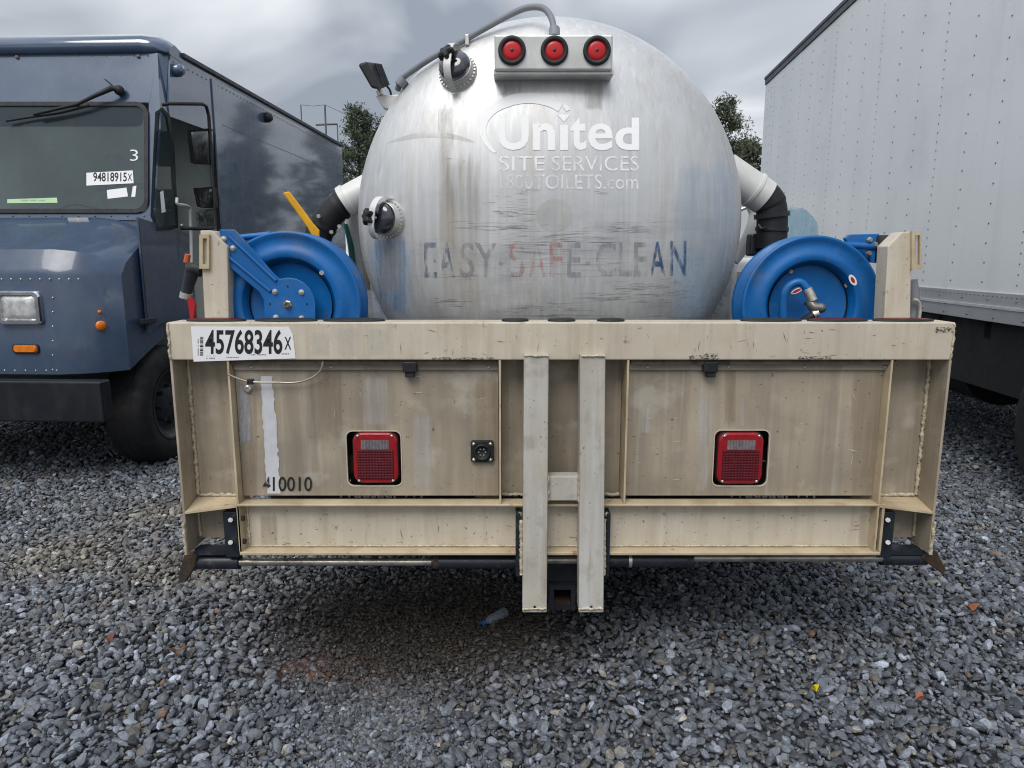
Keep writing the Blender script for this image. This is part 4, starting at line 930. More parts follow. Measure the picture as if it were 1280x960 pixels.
for a, b in ((360, 358), (338, 380), (384, 380)): B(MB().cyl(lp(a, b, ay), lp(a, b, ay-.0006), .004, n=8), 'punched_hole', under, rl)
B(MB().lathe(lp(360, 380.5), (0, -1, 0), [(.014, 0), (.014, .006), (.010, .008), (.009, .016), (.006, .016), (.005, .010)], 6, False), 'shaft_nut', rodsteel, rl)
B(MB().cyl(lp(402, 341, cL.y), lp(402, 341, cL.y-.006), .008, n=8), 'rivet', zinc, rl)
B(MB().cyl(lp(300, 297, ay+.06), lp(338, 293, ay+.06), .010, n=10), 'spacer_tube', blue, rl)
# right reel
cR = W(1013.5, 382, 2.45); rr = reel(cR)
ry = cR.y
hz = lambda px, py, o=0.: W(px, py, ry-.01-o)
B(MB().tube(spline([hz(980, 404, .01), hz(979, 385, .012), hz(981, 366, .016), hz(989, 356, .02), hz(1000, 353, .024), hz(1008, 360, .03), hz(1012, 366, .034)]), .014, 12), 'swivel_hose', blue, rr)
B(MB().tube([hz(1009, 361, .032), hz(1016, 376, .04)], .017, 14), 'hose_ferrule', zinc, rr)
B(MB().tube(spline([hz(1013, 376, .03), hz(1017, 384, .045), hz(1026, 385, .05)]), .018, 14), 'swivel_body', mat('dull_fitting', (.16, .15, .14), .4, .6, var=.3, vscale=40), rr)
B(MB().ball(hz(1026, 385, .05), .018), 'swivel_elbow', mat('dull_fitting', (.16, .15, .14), .4, .6, var=.3, vscale=40), rr)
B(MB().tube([hz(1022, 391, .05), hz(1016, 394, .05)], .0165, 14), 'hose_clamp', zinc, rr)
B(MB().tube(spline([hz(1020, 392, .05), hz(1010, 398, .045), hz(1000, 405, .03)]), .0145, 12), 'feed_hose', rubber, rr)
def disc_sticker(cx_, cy_, rx, ry_, rot, m, off):
    l = []
    for t_ in np.linspace(0, 2*math.pi, 25)[:-1]:
        a, b = rx*math.cos(t_), ry_*math.sin(t_); l.append((cx_+a*math.cos(rot)-b*math.sin(rot), cy_+a*math.sin(rot)+b*math.cos(rot)))
    film('reel_sticker', m, rr, l, [tuple(range(24))], lambda p: W(p[0], p[1], ry-off), T0)
redm = mat('sticker_red', (.45, .02, .02), .4)
disc_sticker(1066, 350, 7.5, 4.2, R(60), paper, .0052); disc_sticker(1066, 350, 4.2, 2.0, R(60), redm, .0060)
disc_sticker(996, 363.5, 9.5, 4.5, R(-25), mat('sticker_blue', (.03, .12, .30), .4), -.0330); disc_sticker(996, 363.5, 7.6, 2.9, R(-25), paper, -.0322); disc_sticker(996, 363.5, 6.2, 1.6, R(-25), redm, -.0314)
for a, b in ((989, 339.5), (1057, 357), (970, 399)): B(MB().cyl(W(a, b, ry+.034), W(a, b, ry+.026), .007, n=8), 'rivet', rodsteel, rr)
# roller guide on the far arm
gy = ry+.02
g = B(MB().prism([W(1056, 298, gy), W(1062, 293, gy), W(1099, 292, gy), W(1100, 329, gy), W(1088, 328, gy), W(1086, 312, gy), W(1060, 304, gy)], (0, .02, 0)), 'roller_guide', bluedark, rr, bevel=.003)
B(MB().prism([W(1056, 298, gy+.07), W(1062, 293, gy+.07), W(1099, 292, gy+.07), W(1100, 329, gy+.07), W(1088, 328, gy+.07), W(1060, 304, gy+.07)], (0, .012, 0)), 'guide_plate', bluedark, rr, bevel=.002)
B(MB().cyl(W(1052, 306, gy), W(1094, 308, gy), .012, n=12), 'guide_tube', blue, rr)
rlr = MB().lathe(W(1104, 294, gy+.0), (0, 0, -1), [(.016, 0), (.022, .006), (.022, .085), (.016, .091)], 16); B(rlr, 'guide_roller', rubber, rr)
for a, b in ((1086, 300), (1085, 317), (1093, 306)): B(MB().lathe(W(a, b, gy), (0, -1, 0), [(.010, 0), (.010, .008), (.006, .016)], 8, False), 'bolt', rodsteel, rr)
# dispenser nozzle and hose hung on the outer face of the left upright
YN = YU+.02
nz_ = B(MB().tube(spline([W(252, 338, YN), W(243, 336, YN), W(236, 338, YN)]), .022, 12), 'nozzle', rubber)
B(MB().tube([W(240, 340, YN), W(235, 358, YN), W(233, 366, YN)], [.022, .018, .016], 12), 'nozzle_barrel', blacksteel, nz_)
B(MB().tube([W(233, 366, YN), W(231.5, 373, YN)], .019, 14), 'nozzle_ring', zinc, nz_)
B(MB().prism([W(234, 374, YN-.02), W(240, 372, YN-.02), W(244, 381, YN-.02), W(241, 401, YN-.02), (W(238, 400, YN-.02))], (0, .012, 0)), 'red_tag', mat('red_plastic', (.35, .012, .016), .4), nz_)
B(MB().tube([W(235, 318, YN+.03), W(233, 328, YN+.03)], .01, 8), 'orange_hook', mat('orange_red', (.6, .12, .03), .4), nz_)
B(MB().tube(spline([W(1140, 350, YU+.03), W(1143, 375, YU+.03), W(1140, 404, YU+.03)]), .016, 10), 'grey_hose', greyplastic)
B(MB().tube(spline([W(1141, 374, YU), W(1148, 377, YU), W(1150, 388, YU), W(1148, 404, YU)]), .0055, 8), 'wire_loop', zinc)

# ------------------------------------------------------------------ step van
VA = R(2.6); VO = Vector((-2.348, 4.83, 0))
VAN = thing('step_van', VO, 'dark slate blue step van with number stickers inside its windshield', 'van', rz=-VA)
VM = Matrix.Rotation(VA, 3, 'Z')          # world -> van
def vray(px, py, pt, n):
    """pixel ray meets a plane in van coordinates"""
    o = VM @ (Vector((0, 0, CAMZ))-VO); d = VM @ ray(px, py); pt = Vector(pt); n = Vector(n); k = (pt-o).dot(n)/d.dot(n); return o+d*k
def vs_(px, py, x=0.): return vray(px, py, (x, 0, 0), (1, 0, 0))
def vf(px, py, y): return vray(px, py, (0, y, 0), (0, 1, 0))
VW = 2.30; VL = 4.44; VH = vs_(212, 57).z
# windshield plane: base and top heights
wb = vf(185, 268, -.08); wt_ = vf(183, 128, .14)
wn_ = Vector((0, wt_.z-wb.z, -(wt_.y-wb.y))).normalized()          # plane normal direction (y,z)
WN = Vector((0, -(wt_.z-wb.z), (wt_.y-wb.y))).normalized()
def ws(px, py, off=0.): return vray(px, py, wb+WN*off, WN)
def VB(mb, name, m, parent=VAN, bevel=0., seg=2): return mb.build(name, m, parent, bevel, seg)
yb = vs_(270, 110).y                                                # start of the cargo body
yd0 = vs_(214, 146).y
# cargo body shell
body = VB(MB().box(-.012, 0, yb, VL, .55, VH-.05), 'cargo_side', vanblue)
VB(MB().box(-VW, -VW+.012, 1.0, VL, .55, VH-.05).box(-VW, -VW+.012, -.1, 1.0, .55, 1.35).box(-VW, -VW+.012, .2, 1.0, 2.35, VH-.05), 'far_side', vanblue)
VB(MB().box(-VW+.013, -.013, VL-.012, VL, .55, VH-.05), 'rear_wall', vanblue)
VB(MB().box(-VW+.013, -.013, yb+.12, yb+.13, .6, VH-.05), 'bulkhead', mat('bulkhead_grey', (.50, .55, .53), .6))
VB(MB().box(-VW+.013, -.02, .52, VL-.02, .60, .66), 'floor', under)
VB(MB().box(-VW+.2, -.25, -.5, VL-.1, .42, .58), 'chassis', under)
# roof with rounded edges
rp = [(-VW, VH-.06), (-VW, VH-.02), (-VW+.06, VH+.025), (-VW+.3, VH+.05), (-.3, VH+.05), (-.06, VH+.025), (0, VH-.02), (0, VH-.06)]
yr0 = .30
VB(MB().loft([[Vector((a, yr0, b)) for a, b in rp], [Vector((a, VL, b)) for a, b in rp]]), 'roof', vanblue)
VB(MB().box(-.004, .022, yr0+.15, VL+.01, VH-.035, VH-.005), 'gutter_rail', vantrim, bevel=.003)
VB(MB().box(-.004, .010, vs_(265, 105).y-.02, vs_(272, 110).y, .9, VH-.07), 'body_seam_post', vanblue, bevel=.004)
# header above the door, door pillar
VB(MB().prism([(0, .30, VH-.06), (0, yb, VH-.06), (0, yb, vs_(277, 169).z), (0, yd0-.02, vs_(214, 146).z), (0, .22, vs_(205, 130).z)], (-.012, 0, 0)), 'door_header', vanblue)
# sliding door opening: jamb and open door behind
VB(MB().box(-.06, -.013, yb-.03, yb, .66, vs_(277, 169).z), 'door_jamb', vantrim)
# lower cab side with wheel arch
arch = []
ya = .0
for k in range(13):
    a = R(158-(158-22)*k/12); arch.append((0, ya+.57*math.cos(a), .42+.57*math.sin(a)))
yA = vs_(178, 330).y
side = [(0, yA, vs_(176, 272).z), (0, vs_(222, 288).y, vs_(222, 288).z), (0, vs_(238, 292).y, vs_(238, 292).z), (0, vs_(238, 292).y, .60)]+[p for p in arch[::-1] if yA+.01 < p[1] < vs_(238, 292).y]+[(0, yA, .42+math.sqrt(max(.001, .57**2-yA**2)))]
VB(MB().prism(side, (-.014, 0, 0)), 'cab_side', vanblue_lo)
# front: brow panel and pillars around the windshield
gx0 = ws(-260, 128).x; 
wl_, wr_ = ws(-255, 200).x, None
br0 = [ws(-262, 128), ws(187, 128), ws(197, 66), ws(-262, 66)]
VB(MB().prism(br0, WN*-.02), 'brow_panel', vanblue)
VB(MB().prism([ws(-262, 275), ws(176, 275), ws(176, 264), ws(-262, 264)], WN*-.02), 'cowl_panel', vanblue)
VB(MB().prism([ws(186, 129), ws(197, 66.5), ws(200, 140), ws(190, 290), ws(176, 284), ws(176, 266), ws(184, 262)], WN*-.02), 'pillar', vanblue)
VB(MB().prism([ws(-262, 129), ws(-245, 129), ws(-245, 263), ws(-262, 263)], WN*-.02), 'pillar', vanblue)
# corner panel from windshield to the side, with the quarter window
c_t = ws(197, 66); c_b = ws(190, 290)
s_t = Vector((0, .32, c_t.z)); s_b = Vector((0, vs_(221, 290).y, c_b.z))
s_m = Vector((0, yd0, vs_(213, 146).z))
VB(MB().add([c_t, s_t, s_m, ws(200, 140)], [(0, 1, 2, 3)]), 'corner_panel', vanblue)
qn = (s_m-ws(200, 140)).cross(c_b-ws(200, 140)).normalized(); qp = ws(200, 140)
def q_(px, py, off=0.): return vray(px, py, qp-qn*off if qn.y > 0 else qp+qn*off, qn)
qout = [(194, 140), (203, 134), (212, 143), (218, 180), (223, 285), (196, 289), (188, 270), (191, 200)]
qin = [(197, 143), (203, 138), (209, 146), (214.5, 182), (219.5, 281), (198, 284), (191.5, 268), (194, 200)]
cpn = MB(); cpn.add([q_(188, 135), q_(213, 135), q_(225, 292), q_(183, 292)], [(0, 1, 2, 3)]) if False else None
mb = MB(); A_ = [q_(*p, .004) for p in qout]; B_ = [q_(*p, .004) for p in qin]; n_ = len(A_)
mb.add(A_+B_+[q_(*p, -.02) for p in qin], [(i, (i+1) % n_, n_+(i+1) % n_, n_+i) for i in range(n_)]+[(n_+i, n_+(i+1) % n_, 2*n_+(i+1) % n_, 2*n_+i) for i in range(n_)])
qw = VB(mb, 'quarter_window_seal', rubber)
vglass = mat('van_glass', (.012, .03, .03), .04, var=.1, alpha=.62, spec=.6)
VB(MB().add([q_(*p, -.004) for p in qin], [tuple(range(n_))]), 'quarter_pane', vglass, qw)
VB(MB().prism([q_(200, 240, .002), q_(204, 238, .002), q_(207, 265, .002), q_(202, 266, .002)], (0, .001, 0)), 'paper_slip', paper, qw)
# windshield
def loop_ws(l, off): return [ws(a, b, off) for a, b in l]
go_ = rrect(-246, 185, 127, 266, 16, 5); gi_ = rrect(-241, 180, 132, 261, 12, 5); n_ = len(go_)
mb = MB(); A_, B_, C_, D_ = loop_ws(go_, -.004), loop_ws(go_, .014), loop_ws(gi_, .014), loop_ws(gi_, -.01)
mb.loft([A_, B_, C_, D_], cap=False); wsl = VB(mb, 'windshield_seal', rubber)
VB(MB().add(loop_ws(gi_, .002), [tuple(range(n_))]), 'windshield', mat('windshield_glass', (.13, .175, .185), .03, var=.3, vscale=1.5, alpha=.42, spec=1.0), wsl)
VB(MB().add(loop_ws(rrect(-240, 179, 133, 158, 8, 3), .0035), [tuple(range(16))]), 'shade_band', mat('shade_band', (.02, .035, .05), .05, alpha=.5), wsl)
def wst(p): return ws(p[0], p[1], .005)
ZV = Vector((0, 0, 0))
def wfilm(name, m, poly): return film(name, m, wsl, poly, [tuple(range(len(poly)))], lambda p: ws(p[0], p[1], .0045), ZV)
wfilm('lot_sticker', paper, [(108, 216), (166, 213), (167, 229), (108, 232)]); wfilm('paper_slip', paper, [(133.5, 237.5), (158, 234.5), (160, 245.5), (134.5, 248.5)]); wfilm('paper_slip', paper, [(166, 233), (170.5, 232), (169, 246), (164, 246)])
vs2, fs2 = text_fit('94818915', 116.5, 158.5, 215.5, 227, .02); film('sticker_print', ink, wsl, vs2, fs2, wst, ZV)
vs2, fs2 = text_fit('X', 159.5, 165, 217, 226, .01); film('sticker_print', ink, wsl, vs2, fs2, wst, ZV)
vs2, fs2 = text_fit('3', 162.5, 172.5, 187, 201, -.01); film('chalk_mark', paper, wsl, vs2, fs2, wst, ZV)
wfilm('inspection_strip', mat('strip_green', (.42, .62, .36), .5), [(9, 249), (71, 247), (72, 253.5), (9, 254)])
vs2, fs2 = text_fit('TEMPORARY VEHICLE PERMIT' if False else 'IIIIIII IIIIII IIIIIII', 26, 56, 249.6, 251.4); film('sticker_print', greyink, wsl, vs2, fs2, wst, ZV)
# wiper
wp = VB(MB().tube([ws(149, 113, .03), ws(140, 110, .07), ws(118, 120, .07), ws(95, 131, .06)], [.02, .018, .013, .010], 10), 'wiper', rubber)
VB(MB().ball(ws(149, 113, .03), .033), 'wiper_pivot', rubber, wp)
VB(MB().tube(spline([ws(8, 151, .035), ws(40, 146, .03), ws(75, 141, .03), ws(112, 132, .035)]), .008, 8), 'wiper_blade', rubber, wp)
VB(MB().tube(spline([ws(42, 143, .055), ws(72, 136, .06), ws(98, 130, .06)]), .011, 8), 'blade_bridge', rubber, wp)
VB(MB().tube([ws(131, 99, .08), ws(142, 108, .05)], .004, 6), 'washer_jet', rubber, wp)
# roof brow (rounded front cap)
capl = []
for z_, y_, ins in ((0, -.005, 0), (.03, -.02, 0), (.07, -.03, .01), (.11, -.015, .03), (.145, .05, .07), (.155, .16, .10)):
    pass
c0_ = ws(197, 66); prof = [(c0_.y-.004, c0_.z), (c0_.y-.03, c0_.z+.01), (c0_.y-.04, c0_.z+.05), (c0_.y-.015, c0_.z+.10), (c0_.y+.05, c0_.z+.135), (.45, VH+.052), (.45, VH-.07), (c0_.y+.04, c0_.z)]
xs_ = [-VW-.003, -VW+.04, -VW+.1, -VW/2, -.16, -.07, -.025, .003]; loops = []
for i, x_ in enumerate(xs_):
    e = min(abs(x_-.003), abs(x_+VW+.003)); dy = .07*max(0, 1-e/.16)**2; dz = -.055*max(0, 1-e/.14)**2
    loops.append([Vector((x_, y_+dy if k < 5 else y_, z_+(dz if 2 <= k <= 5 else 0))) for k, (y_, z_) in enumerate(prof)])
VB(MB().loft(loops, True, True), 'roof_cap', vanblue)
# hood and nose
yn = -.66                                     # nose face
zb_, zt2, zh = vf(60, 468, yn).z, vf(60, 345, yn).z, vf(60, 318, yn+.05).z
xr = -.03
def hoodloop(x, dx=0.):
    e = max(0, 1-(abs(x-xr))/.34) if x > -1 else max(0, 1-(abs(x+VW-.03))/.34)
    cut = e**2
    zq = vs_(186, 424, xr).z; yq = wb.y+.05
    return [Vector((x, yn+.20*cut, zb_)), Vector((x, yn+.20*cut, zt2)), Vector((x, yn+.02+.20*cut, zt2+.045-.02*cut)), Vector((x, yn+.08+.18*cut, zh+.03-.08*cut)),
            Vector((x, yn+.30+.06*cut, zh+.115-.10*cut)), Vector((x, wb.y-.02, wb.z-.02-.11*cut)), Vector((x, yq, wb.z-.06-.11*cut)), Vector((x, yq, zq))]
hl = [hoodloop(x) for x in (-VW+.03, -VW+.05, -VW+.08, -VW+.12, -VW+.18, -VW+.25, -VW+.36, -1.6, -1.1, -.7, -.36, -.25, -.18, -.12, -.08, -.05, xr)]
hood = VB(MB().loft(hl, True, True), 'hood', vanblue_lo)
es = hood.modifiers.new('split', 'EDGE_SPLIT'); es.split_angle = R(28)
# riveted seams on nose and fender
rv = MB()
VB(MB().box(-.50, -.016, wb.y+.003, wb.y+.045, 1.0, wb.z+.005), 'cowl_corner', vanblue)
def nose_pt(px, py):
    y = yn+.1
    for _ in range(30):
        p = vf(px, py, y); e = max(0, 1-abs(p.x-xr)/.34); y = yn+.2*e*e
    return vf(px, py, y-.004)
def rivet(p, n, r=.006): rv.lathe(p, n, [(r, 0), (r*.8, r*.5), (r*.2, r*.75)], 6)
for px in range(-10, 100, 12): rivet(vf(px, 349, yn-.001), (0, -1, 0))
for py in (372, 390, 408, 426, 444, 462):
    rivet(vf(66, py, yn+.002), (0, -1, 0))
for px in range(6, 75, 13): rivet(vf(px, 463, yn+.002), (0, -1, 0))
VB(rv, 'rivets', zinc, hood)['kind'] = 'stuff'
rv = MB()
for k in range(60):
    p = vs_(212, 70); y_ = .33+(VL-.4)*k/59; rv.lathe((0, y_, VH-.095), (1, 0, 0), [(.006, 0), (.005, .004), (.001, .005)], 6)
for k in range(70):
    rv.lathe((0, yb+.08+(VL-yb-.1)*k/69, vs_(300, 165).z), (1, 0, 0), [(.006, 0), (.005, .004), (.001, .005)], 6)
for k in range(26):
    q = ws(-250+435*k/25, 62.5+7, .001); rv.lathe(q, WN, [(.006, 0), (.005, .004), (.001, .005)], 6)
for k in range(22): rv.lathe(ws(-250+430*k/21, 270, .001), WN, [(.006, 0), (.005, .004), (.001, .005)], 6)
VB(rv, 'rivets', vanblue, body)['kind'] = 'stuff'
for px, py in ((22, 72), (173.5, 71)): VB(MB().lathe(ws(px, py), WN, [(.013, 0), (.013, .008), (.008, .016), (.002, .018)], 12), 'clearance_lamp', clearlens)
# fender side and marker lamps
fs_ = lambda px, py: vs_(px, py, -.02)
ff = [vs_(126, 463, xr+.002), vs_(112, 352, xr+.002), vs_(120, 330, xr+.002)]
VB(MB().lathe(nose_pt(126, 407), (.8, -.6, 0), [(.030, 0), (.030, .006), (.022, .011), (.004, .013)], 20), 'side_marker', amber)
VB(MB().lathe(nose_pt(124.5, 390), (.8, -.6, 0), [(.012, 0), (.012, .004), (.003, .006)], 12), 'side_reflector', amber)
# headlamp
hc_ = vf(25, 385, yn-.01); hw, hh = .135, .10
def hlr(s, t, y, r): return [Vector((hc_.x+a, y, hc_.z+b)) for a, b in rrect(-hw*s, hw*s, -hh*t, hh*t, r, 5)]
hd_ = VB(MB().loft([hlr(1, 1, yn+.06, .03), hlr(1, 1, yn-.02, .03), hlr(.95, .93, yn-.03, .03), hlr(.80, .76, yn-.03, .02), hlr(.78, .74, yn-.012, .02)], cap=False), 'headlight', chrome)
VB(MB().loft([hlr(.8, .76, yn-.010, .02), hlr(.76, .72, yn-.022, .03), hlr(.4, .4, yn-.028, .02)], True, True), 'headlight_lens', glasslamp, hd_)
tc_ = vf(32.5, 436, yn-.005)
ts_ = [Vector((tc_.x+a, yn+.01, tc_.z+b)) for a, b in rrect(-.082, .082, -.030, .030, .02, 5)]
tsg = VB(MB().prism(ts_, (0, -.022, 0)), 'turn_signal', vantrim, bevel=.004)
VB(MB().loft([[Vector((tc_.x+a, yn-.010, tc_.z+b)) for a, b in rrect(-.074, .074, -.023, .023, .016, 5)], [Vector((tc_.x+a, yn-.020, tc_.z+b)) for a, b in rrect(-.066, .066, -.017, .017, .014, 5)]]), 'turn_lens', amber, tsg)
VB(MB().box(vf(77, 274, -.2).x, vf(103, 274, -.2).x, -.14, -.11, vf(90, 277, -.14).z, vf(90, 272, -.14).z), 'hood_latch', zinc)
# bumper
bz0, bz1 = vf(60, 527, -.76).z, vf(60, 476, -.76).z
VB(MB().box(-VW+.05, vf(130, 500, -.76).x, -.78, -.68, bz0, bz1), 'front_bumper', mat('bumper_black', (.008, .010, .014), .4, var=.15, vscale=5, streak=((.05, .05, .055), .4, 8, 3, .5, .8)), bevel=.012, seg=3)
VB(MB().box(-VW+.15, -.35, -.66, -.5, .45, .60), 'radiator_guard', under)
# front wheels
for x_, fl in ((-.28, False), (-VW+.28, True)):
    w_ = wheel(VAN, Vector((x_, 0, .41)), .41, .25, .25, fl)
for x_, fl in ((-.30, False), (-VW+.30, True)): wheel(VAN, Vector((x_, 3.1, .41)), .41, .25, .25, fl)
VB(MB().box(-.50, -.06, -.36, .5, .98, 1.0), 'wheel_well', under)
# mirrors on their loop frame
mp_ = .16
def vm(px, py, x=mp_): return vs_(px, py, x)
mf = VB(MB().tube([vm(203, 131, .0), vm(212, 129.5, .05), vm(253, 130), vm(258, 133), vm(261, 145), vm(269, 280), vm(266, 285), vm(250, 286), vm(226, 285, .03)], .012, 10), 'mirror_frame', rubber)
for (x0, x1, y0, y1), nm in (((233, 263, 160, 205), 'mirror_head'), ((241, 268, 233, 260), 'spot_mirror')):
    a = [vm(x0, y0+2), vm(x1, y0), vm(x1+1, y1), vm(x0+5, y1-1)]; cen = sum(a, Vector())/4
    bk = [cen+(p-cen)*.35+Vector((0, -.09, 0)) for p in a]
    h_ = VB(MB().loft([[p+Vector((0, .05, 0)) for p in a], a, bk]), nm, shell_m, mf, bevel=.006)
    gm = [cen+(p-cen)*.93+Vector((0, .052, 0)) for p in a]; VB(MB().prism(gm, (0, .002, 0)), 'mirror_glass', mirror_m, mf)
VB(MB().prism([vm(243, 262), vm(266, 261), vm(267, 283), vm(246, 284)], (0, .006, 0)), 'convex_mirror', mirror_m, mf)
VB(MB().tube(spline([vs_(221, 248, .04), vs_(222, 255, .05), vs_(235, 258, .05), vs_(238, 268, .05), vs_(239, 330, .05)], 4), .011, 10), 'grab_handle', whitepipe)
VB(MB().ball(vs_(227, 282, .02), .014), 'mirror_bolt', zinc, mf)
for px, py in ((219, 88), (332, 147)):
    p = vs_(px, py); VB(MB().lathe(p, (1, -.2, 0), [(.045, 0), (.045, .03), (.03, .06), (.004, .07)], 16), 'side_camera', vanblue if px < 300 else rubber)
VB(MB().box(-.01, .02, vs_(178, 400).y-.03, vs_(186, 400).y+.06, vs_(182, 405).z, vs_(182, 398).z), 'hood_hinge', blacksteel, bevel=.004)
VB(MB().box(-.001, .003, yA-.003, yA+.003, .98, vs_(176, 275).z), 'door_edge', vantrim)
# interior seat and steering wheel seen through the glass
seat = VB(MB().box(-1.0, -.45, .35, .85, 1.0, 1.2), 'driver_seat', interior, bevel=.05); VB(MB().box(-1.0, -.45, .80, .92, 1.15, 1.95), 'seat_back', interior, seat, bevel=.05); VB(MB().box(-.88, -.57, .80, .90, 1.98, 2.2), 'head_rest', interior, seat, bevel=.04)
swl = Vector((-.72, .32, 1.62)); VB(MB().tube([swl+Vector((.21*math.cos(a), -.10*math.sin(a), .17*math.sin(a))) for a in np.linspace(0, 2*math.pi, 33)], .016, 8), 'steering_wheel', vantrim)
VB(MB().box(-VW+.05, -.10, -.02, .25, 1.15, wb.z-.12), 'dashboard', vantrim, bevel=.04)
VB(MB().box(-1.5, -1.4, .3, 1.2, 1.0, 2.3), 'partition_post', mat('cab_beige', (.62, .68, .62), .6))

# ------------------------------------------------------------------ box truck
BA = math.atan(.0928); BO = Vector((2.588+.0928*4.3, 4.3, 0))
BT = thing('box_truck', BO, 'white riveted cargo box truck parked beside the tanker', 'truck', rz=-BA)
BM = Matrix.Rotation(BA, 3, 'Z')
def bs(px, py, x=0.):
    o = BM @ (Vector((0, 0, CAMZ))-BO); d = BM @ ray(px, py); k = (x-o.x)/d.x; return o+d*k
BL = bs(957, 110).y; BN = -2.4; BH = bs(958.5, 97.5).z; BZ = bs(1153, 389).z; BZ1 = bs(1141.5, 357.5).z
BWD = 2.45
def BB(mb, name, m, parent=BT, bevel=0., seg=2): return mb.build(name, m, parent, bevel, seg)
core = BB(MB().box(.02, BWD, BN, BL-.01, BZ+.02, BH-.02), 'cargo_box', boxwhite)
seam = bs(1175, 150).y; pw = 1.155
k0 = math.floor((BN-seam)/pw)
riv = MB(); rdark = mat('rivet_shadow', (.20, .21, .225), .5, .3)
ys_ = []
k = k0
while seam+k*pw < BL:
    y0, y1 = max(BN, seam+k*pw), min(BL, seam+(k+1)*pw)
    if y1-y0 > .05:
        BB(MB().box(-.001*(k % 2), .018, y0+.001, y1-.001, BZ1-.01, BH-.09), 'side_panel', boxwhite, core)
        ys_.append((y0, y1))
    k += 1
def rvt(y, z, r): riv.lathe((-.0015, y, z), (-1, 0, 0), [(r, 0), (r*.8, r*.45), (r*.15, r*.6)], 6)
for y0, y1 in ys_:
    z = BZ1+.05
    while z < BH-.12: rvt(y0+.012, z, .0058); z += .062
    for t_ in (1/3, 2/3):
        z = BZ1+.06
        while z < BH-.12: rvt(y0+(y1-y0)*t_+random.uniform(-.004, .004), z, .0068); z += .122
BB(riv, 'side_rivets', rdark, core)['kind'] = 'stuff'
BB(MB().box(-.014, .02, BN, BL+.005, BH-.085, BH-.005), 'top_rail', darkrail, core, bevel=.006)
BB(MB().box(-.024, .02, BN, BL+.008, BH-.02, BH+.02), 'roof_edge', darkrail, core, bevel=.006)
zr_ = (BZ+BZ1)/2
rl_ = BB(MB().box(-.012, .02, BN, BL, zr_+.003, BZ1), 'bottom_rail', rail_m, core, bevel=.003)
BB(MB().box(-.020, .02, BN, BL, BZ, zr_-.003), 'rub_rail', rail_m, core, bevel=.003)
BB(MB().box(-.026, .0, BN, BL, zr_-.008, zr_+.008), 'rail_lip', chrome if False else mat('rail_lip', (.60, .62, .64), .35, .4), core)
riv = MB()
y_ = BN+.05
while y_ < BL:
    riv.lathe((-.012, y_, BZ1-.022), (-1, 0, 0), [(.006, 0), (.005, .003), (.001, .004)], 6); y_ += .05
y_ = BN+.05
while y_ < BL:
    for dz in (.03, .085):
        riv.lathe((-.020, y_, BZ+dz), (-1, 0, 0), [(.009, 0), (.008, .004), (.001, .006)], 6)
    riv.lathe((-.013, y_+.1, zr_+.045), (-1, 0, 0), [(.007, 0), (.006, .004), (.001, .006)], 6); y_ += .30
BB(riv, 'rail_rivets', rdark, core)['kind'] = 'stuff'
# pale blue patch low on the side
pb = wear(mat('pale_blue_film', (.36, .60, .74), .35, var=.05), 4, .05, .55, 1, .9, True)
bl = [(955, 256), (985, 256), (1008, 262), (1022, 278), (1024, 300), (1018, 345), (955, 345)]
film('blue_film_patch', pb, core, bl, [tuple(range(len(bl)))], lambda p: bs(p[0], p[1], -.0035), ZV, 3)
# underside, frame, axle, fuel tank, mud flap
BB(MB().box(.55, BWD-.55, BN+.2, BL+1.0, .62, BZ-.02), 'chassis_frame', under)
for k in range(14): BB(MB().box(.06, BWD-.06, BN+.2+k*.6, BN+.28+k*.6, BZ-.12, BZ), 'crossmember', under, core)
BB(MB().box(.06, .10, BN+1.2, BL-.3, .58, BZ-.01), 'side_skirt', under)
ftp = bs(1212, 484, .45); BB(MB().cyl((.5, ftp.y-.35, .66), (.5, ftp.y+.9, .66), .30, n=24), 'fuel_tank', under, bevel=.02)
wy = bs(1262, 500, .05).y-.57
for y2 in (wy,):
    for x_, fl in ((.30, True), (.62, True), (BWD-.30, False), (BWD-.62, False)):
        w_ = wheel(BT, Vector((x_, y2, .49)), .49, .27, .29, fl)
for x_, fl in ((.33, True), (BWD-.33, False)): wheel(BT, Vector((x_, BL+.9, .49)), .49, .27, .29, fl)
BB(MB().cyl((.2, wy, .49), (BWD-.2, wy, .49), .07), 'axle', under)
cabb = BB(MB().box(.12, BWD-.12, BL+.25, BL+1.9, .75, 2.4), 'cab', boxwhite, bevel=.12, seg=3)

# ------------------------------------------------------------------ litter
def gh(p): return float(hfun(np.array(p.x), np.array(p.y)))
bp_ = G(620, 762); bp_.z = gh(bp_)+.045; bd = Vector((.72, .55, .12)).normalized()
bt = thing('plastic_bottle', (bp_.x, bp_.y, bp_.z-.03), 'small empty clear plastic bottle with blue cap lying on the muddy gravel', 'bottle')
plast = mat('clear_plastic', (.30, .34, .38), .15, var=.2, alpha=.32, spec=.7); bt.scale = (.62, .62, .62)
MB().lathe(bd*-.05, bd, [(.012, -.045), (.013, -.03), (.03, .0), (.032, .03), (.030, .05), (.032, .07), (.032, .12), (.028, .135), (.01, .136)], 20).build('bottle_body', plast, bt)
MB().lathe(bd*-.05, bd, [(.0145, -.058), (.0155, -.054), (.0155, -.038), (.014, -.036)], 16).build('bottle_cap', mat('blue_cap', (.01, .10, .42), .4), bt)
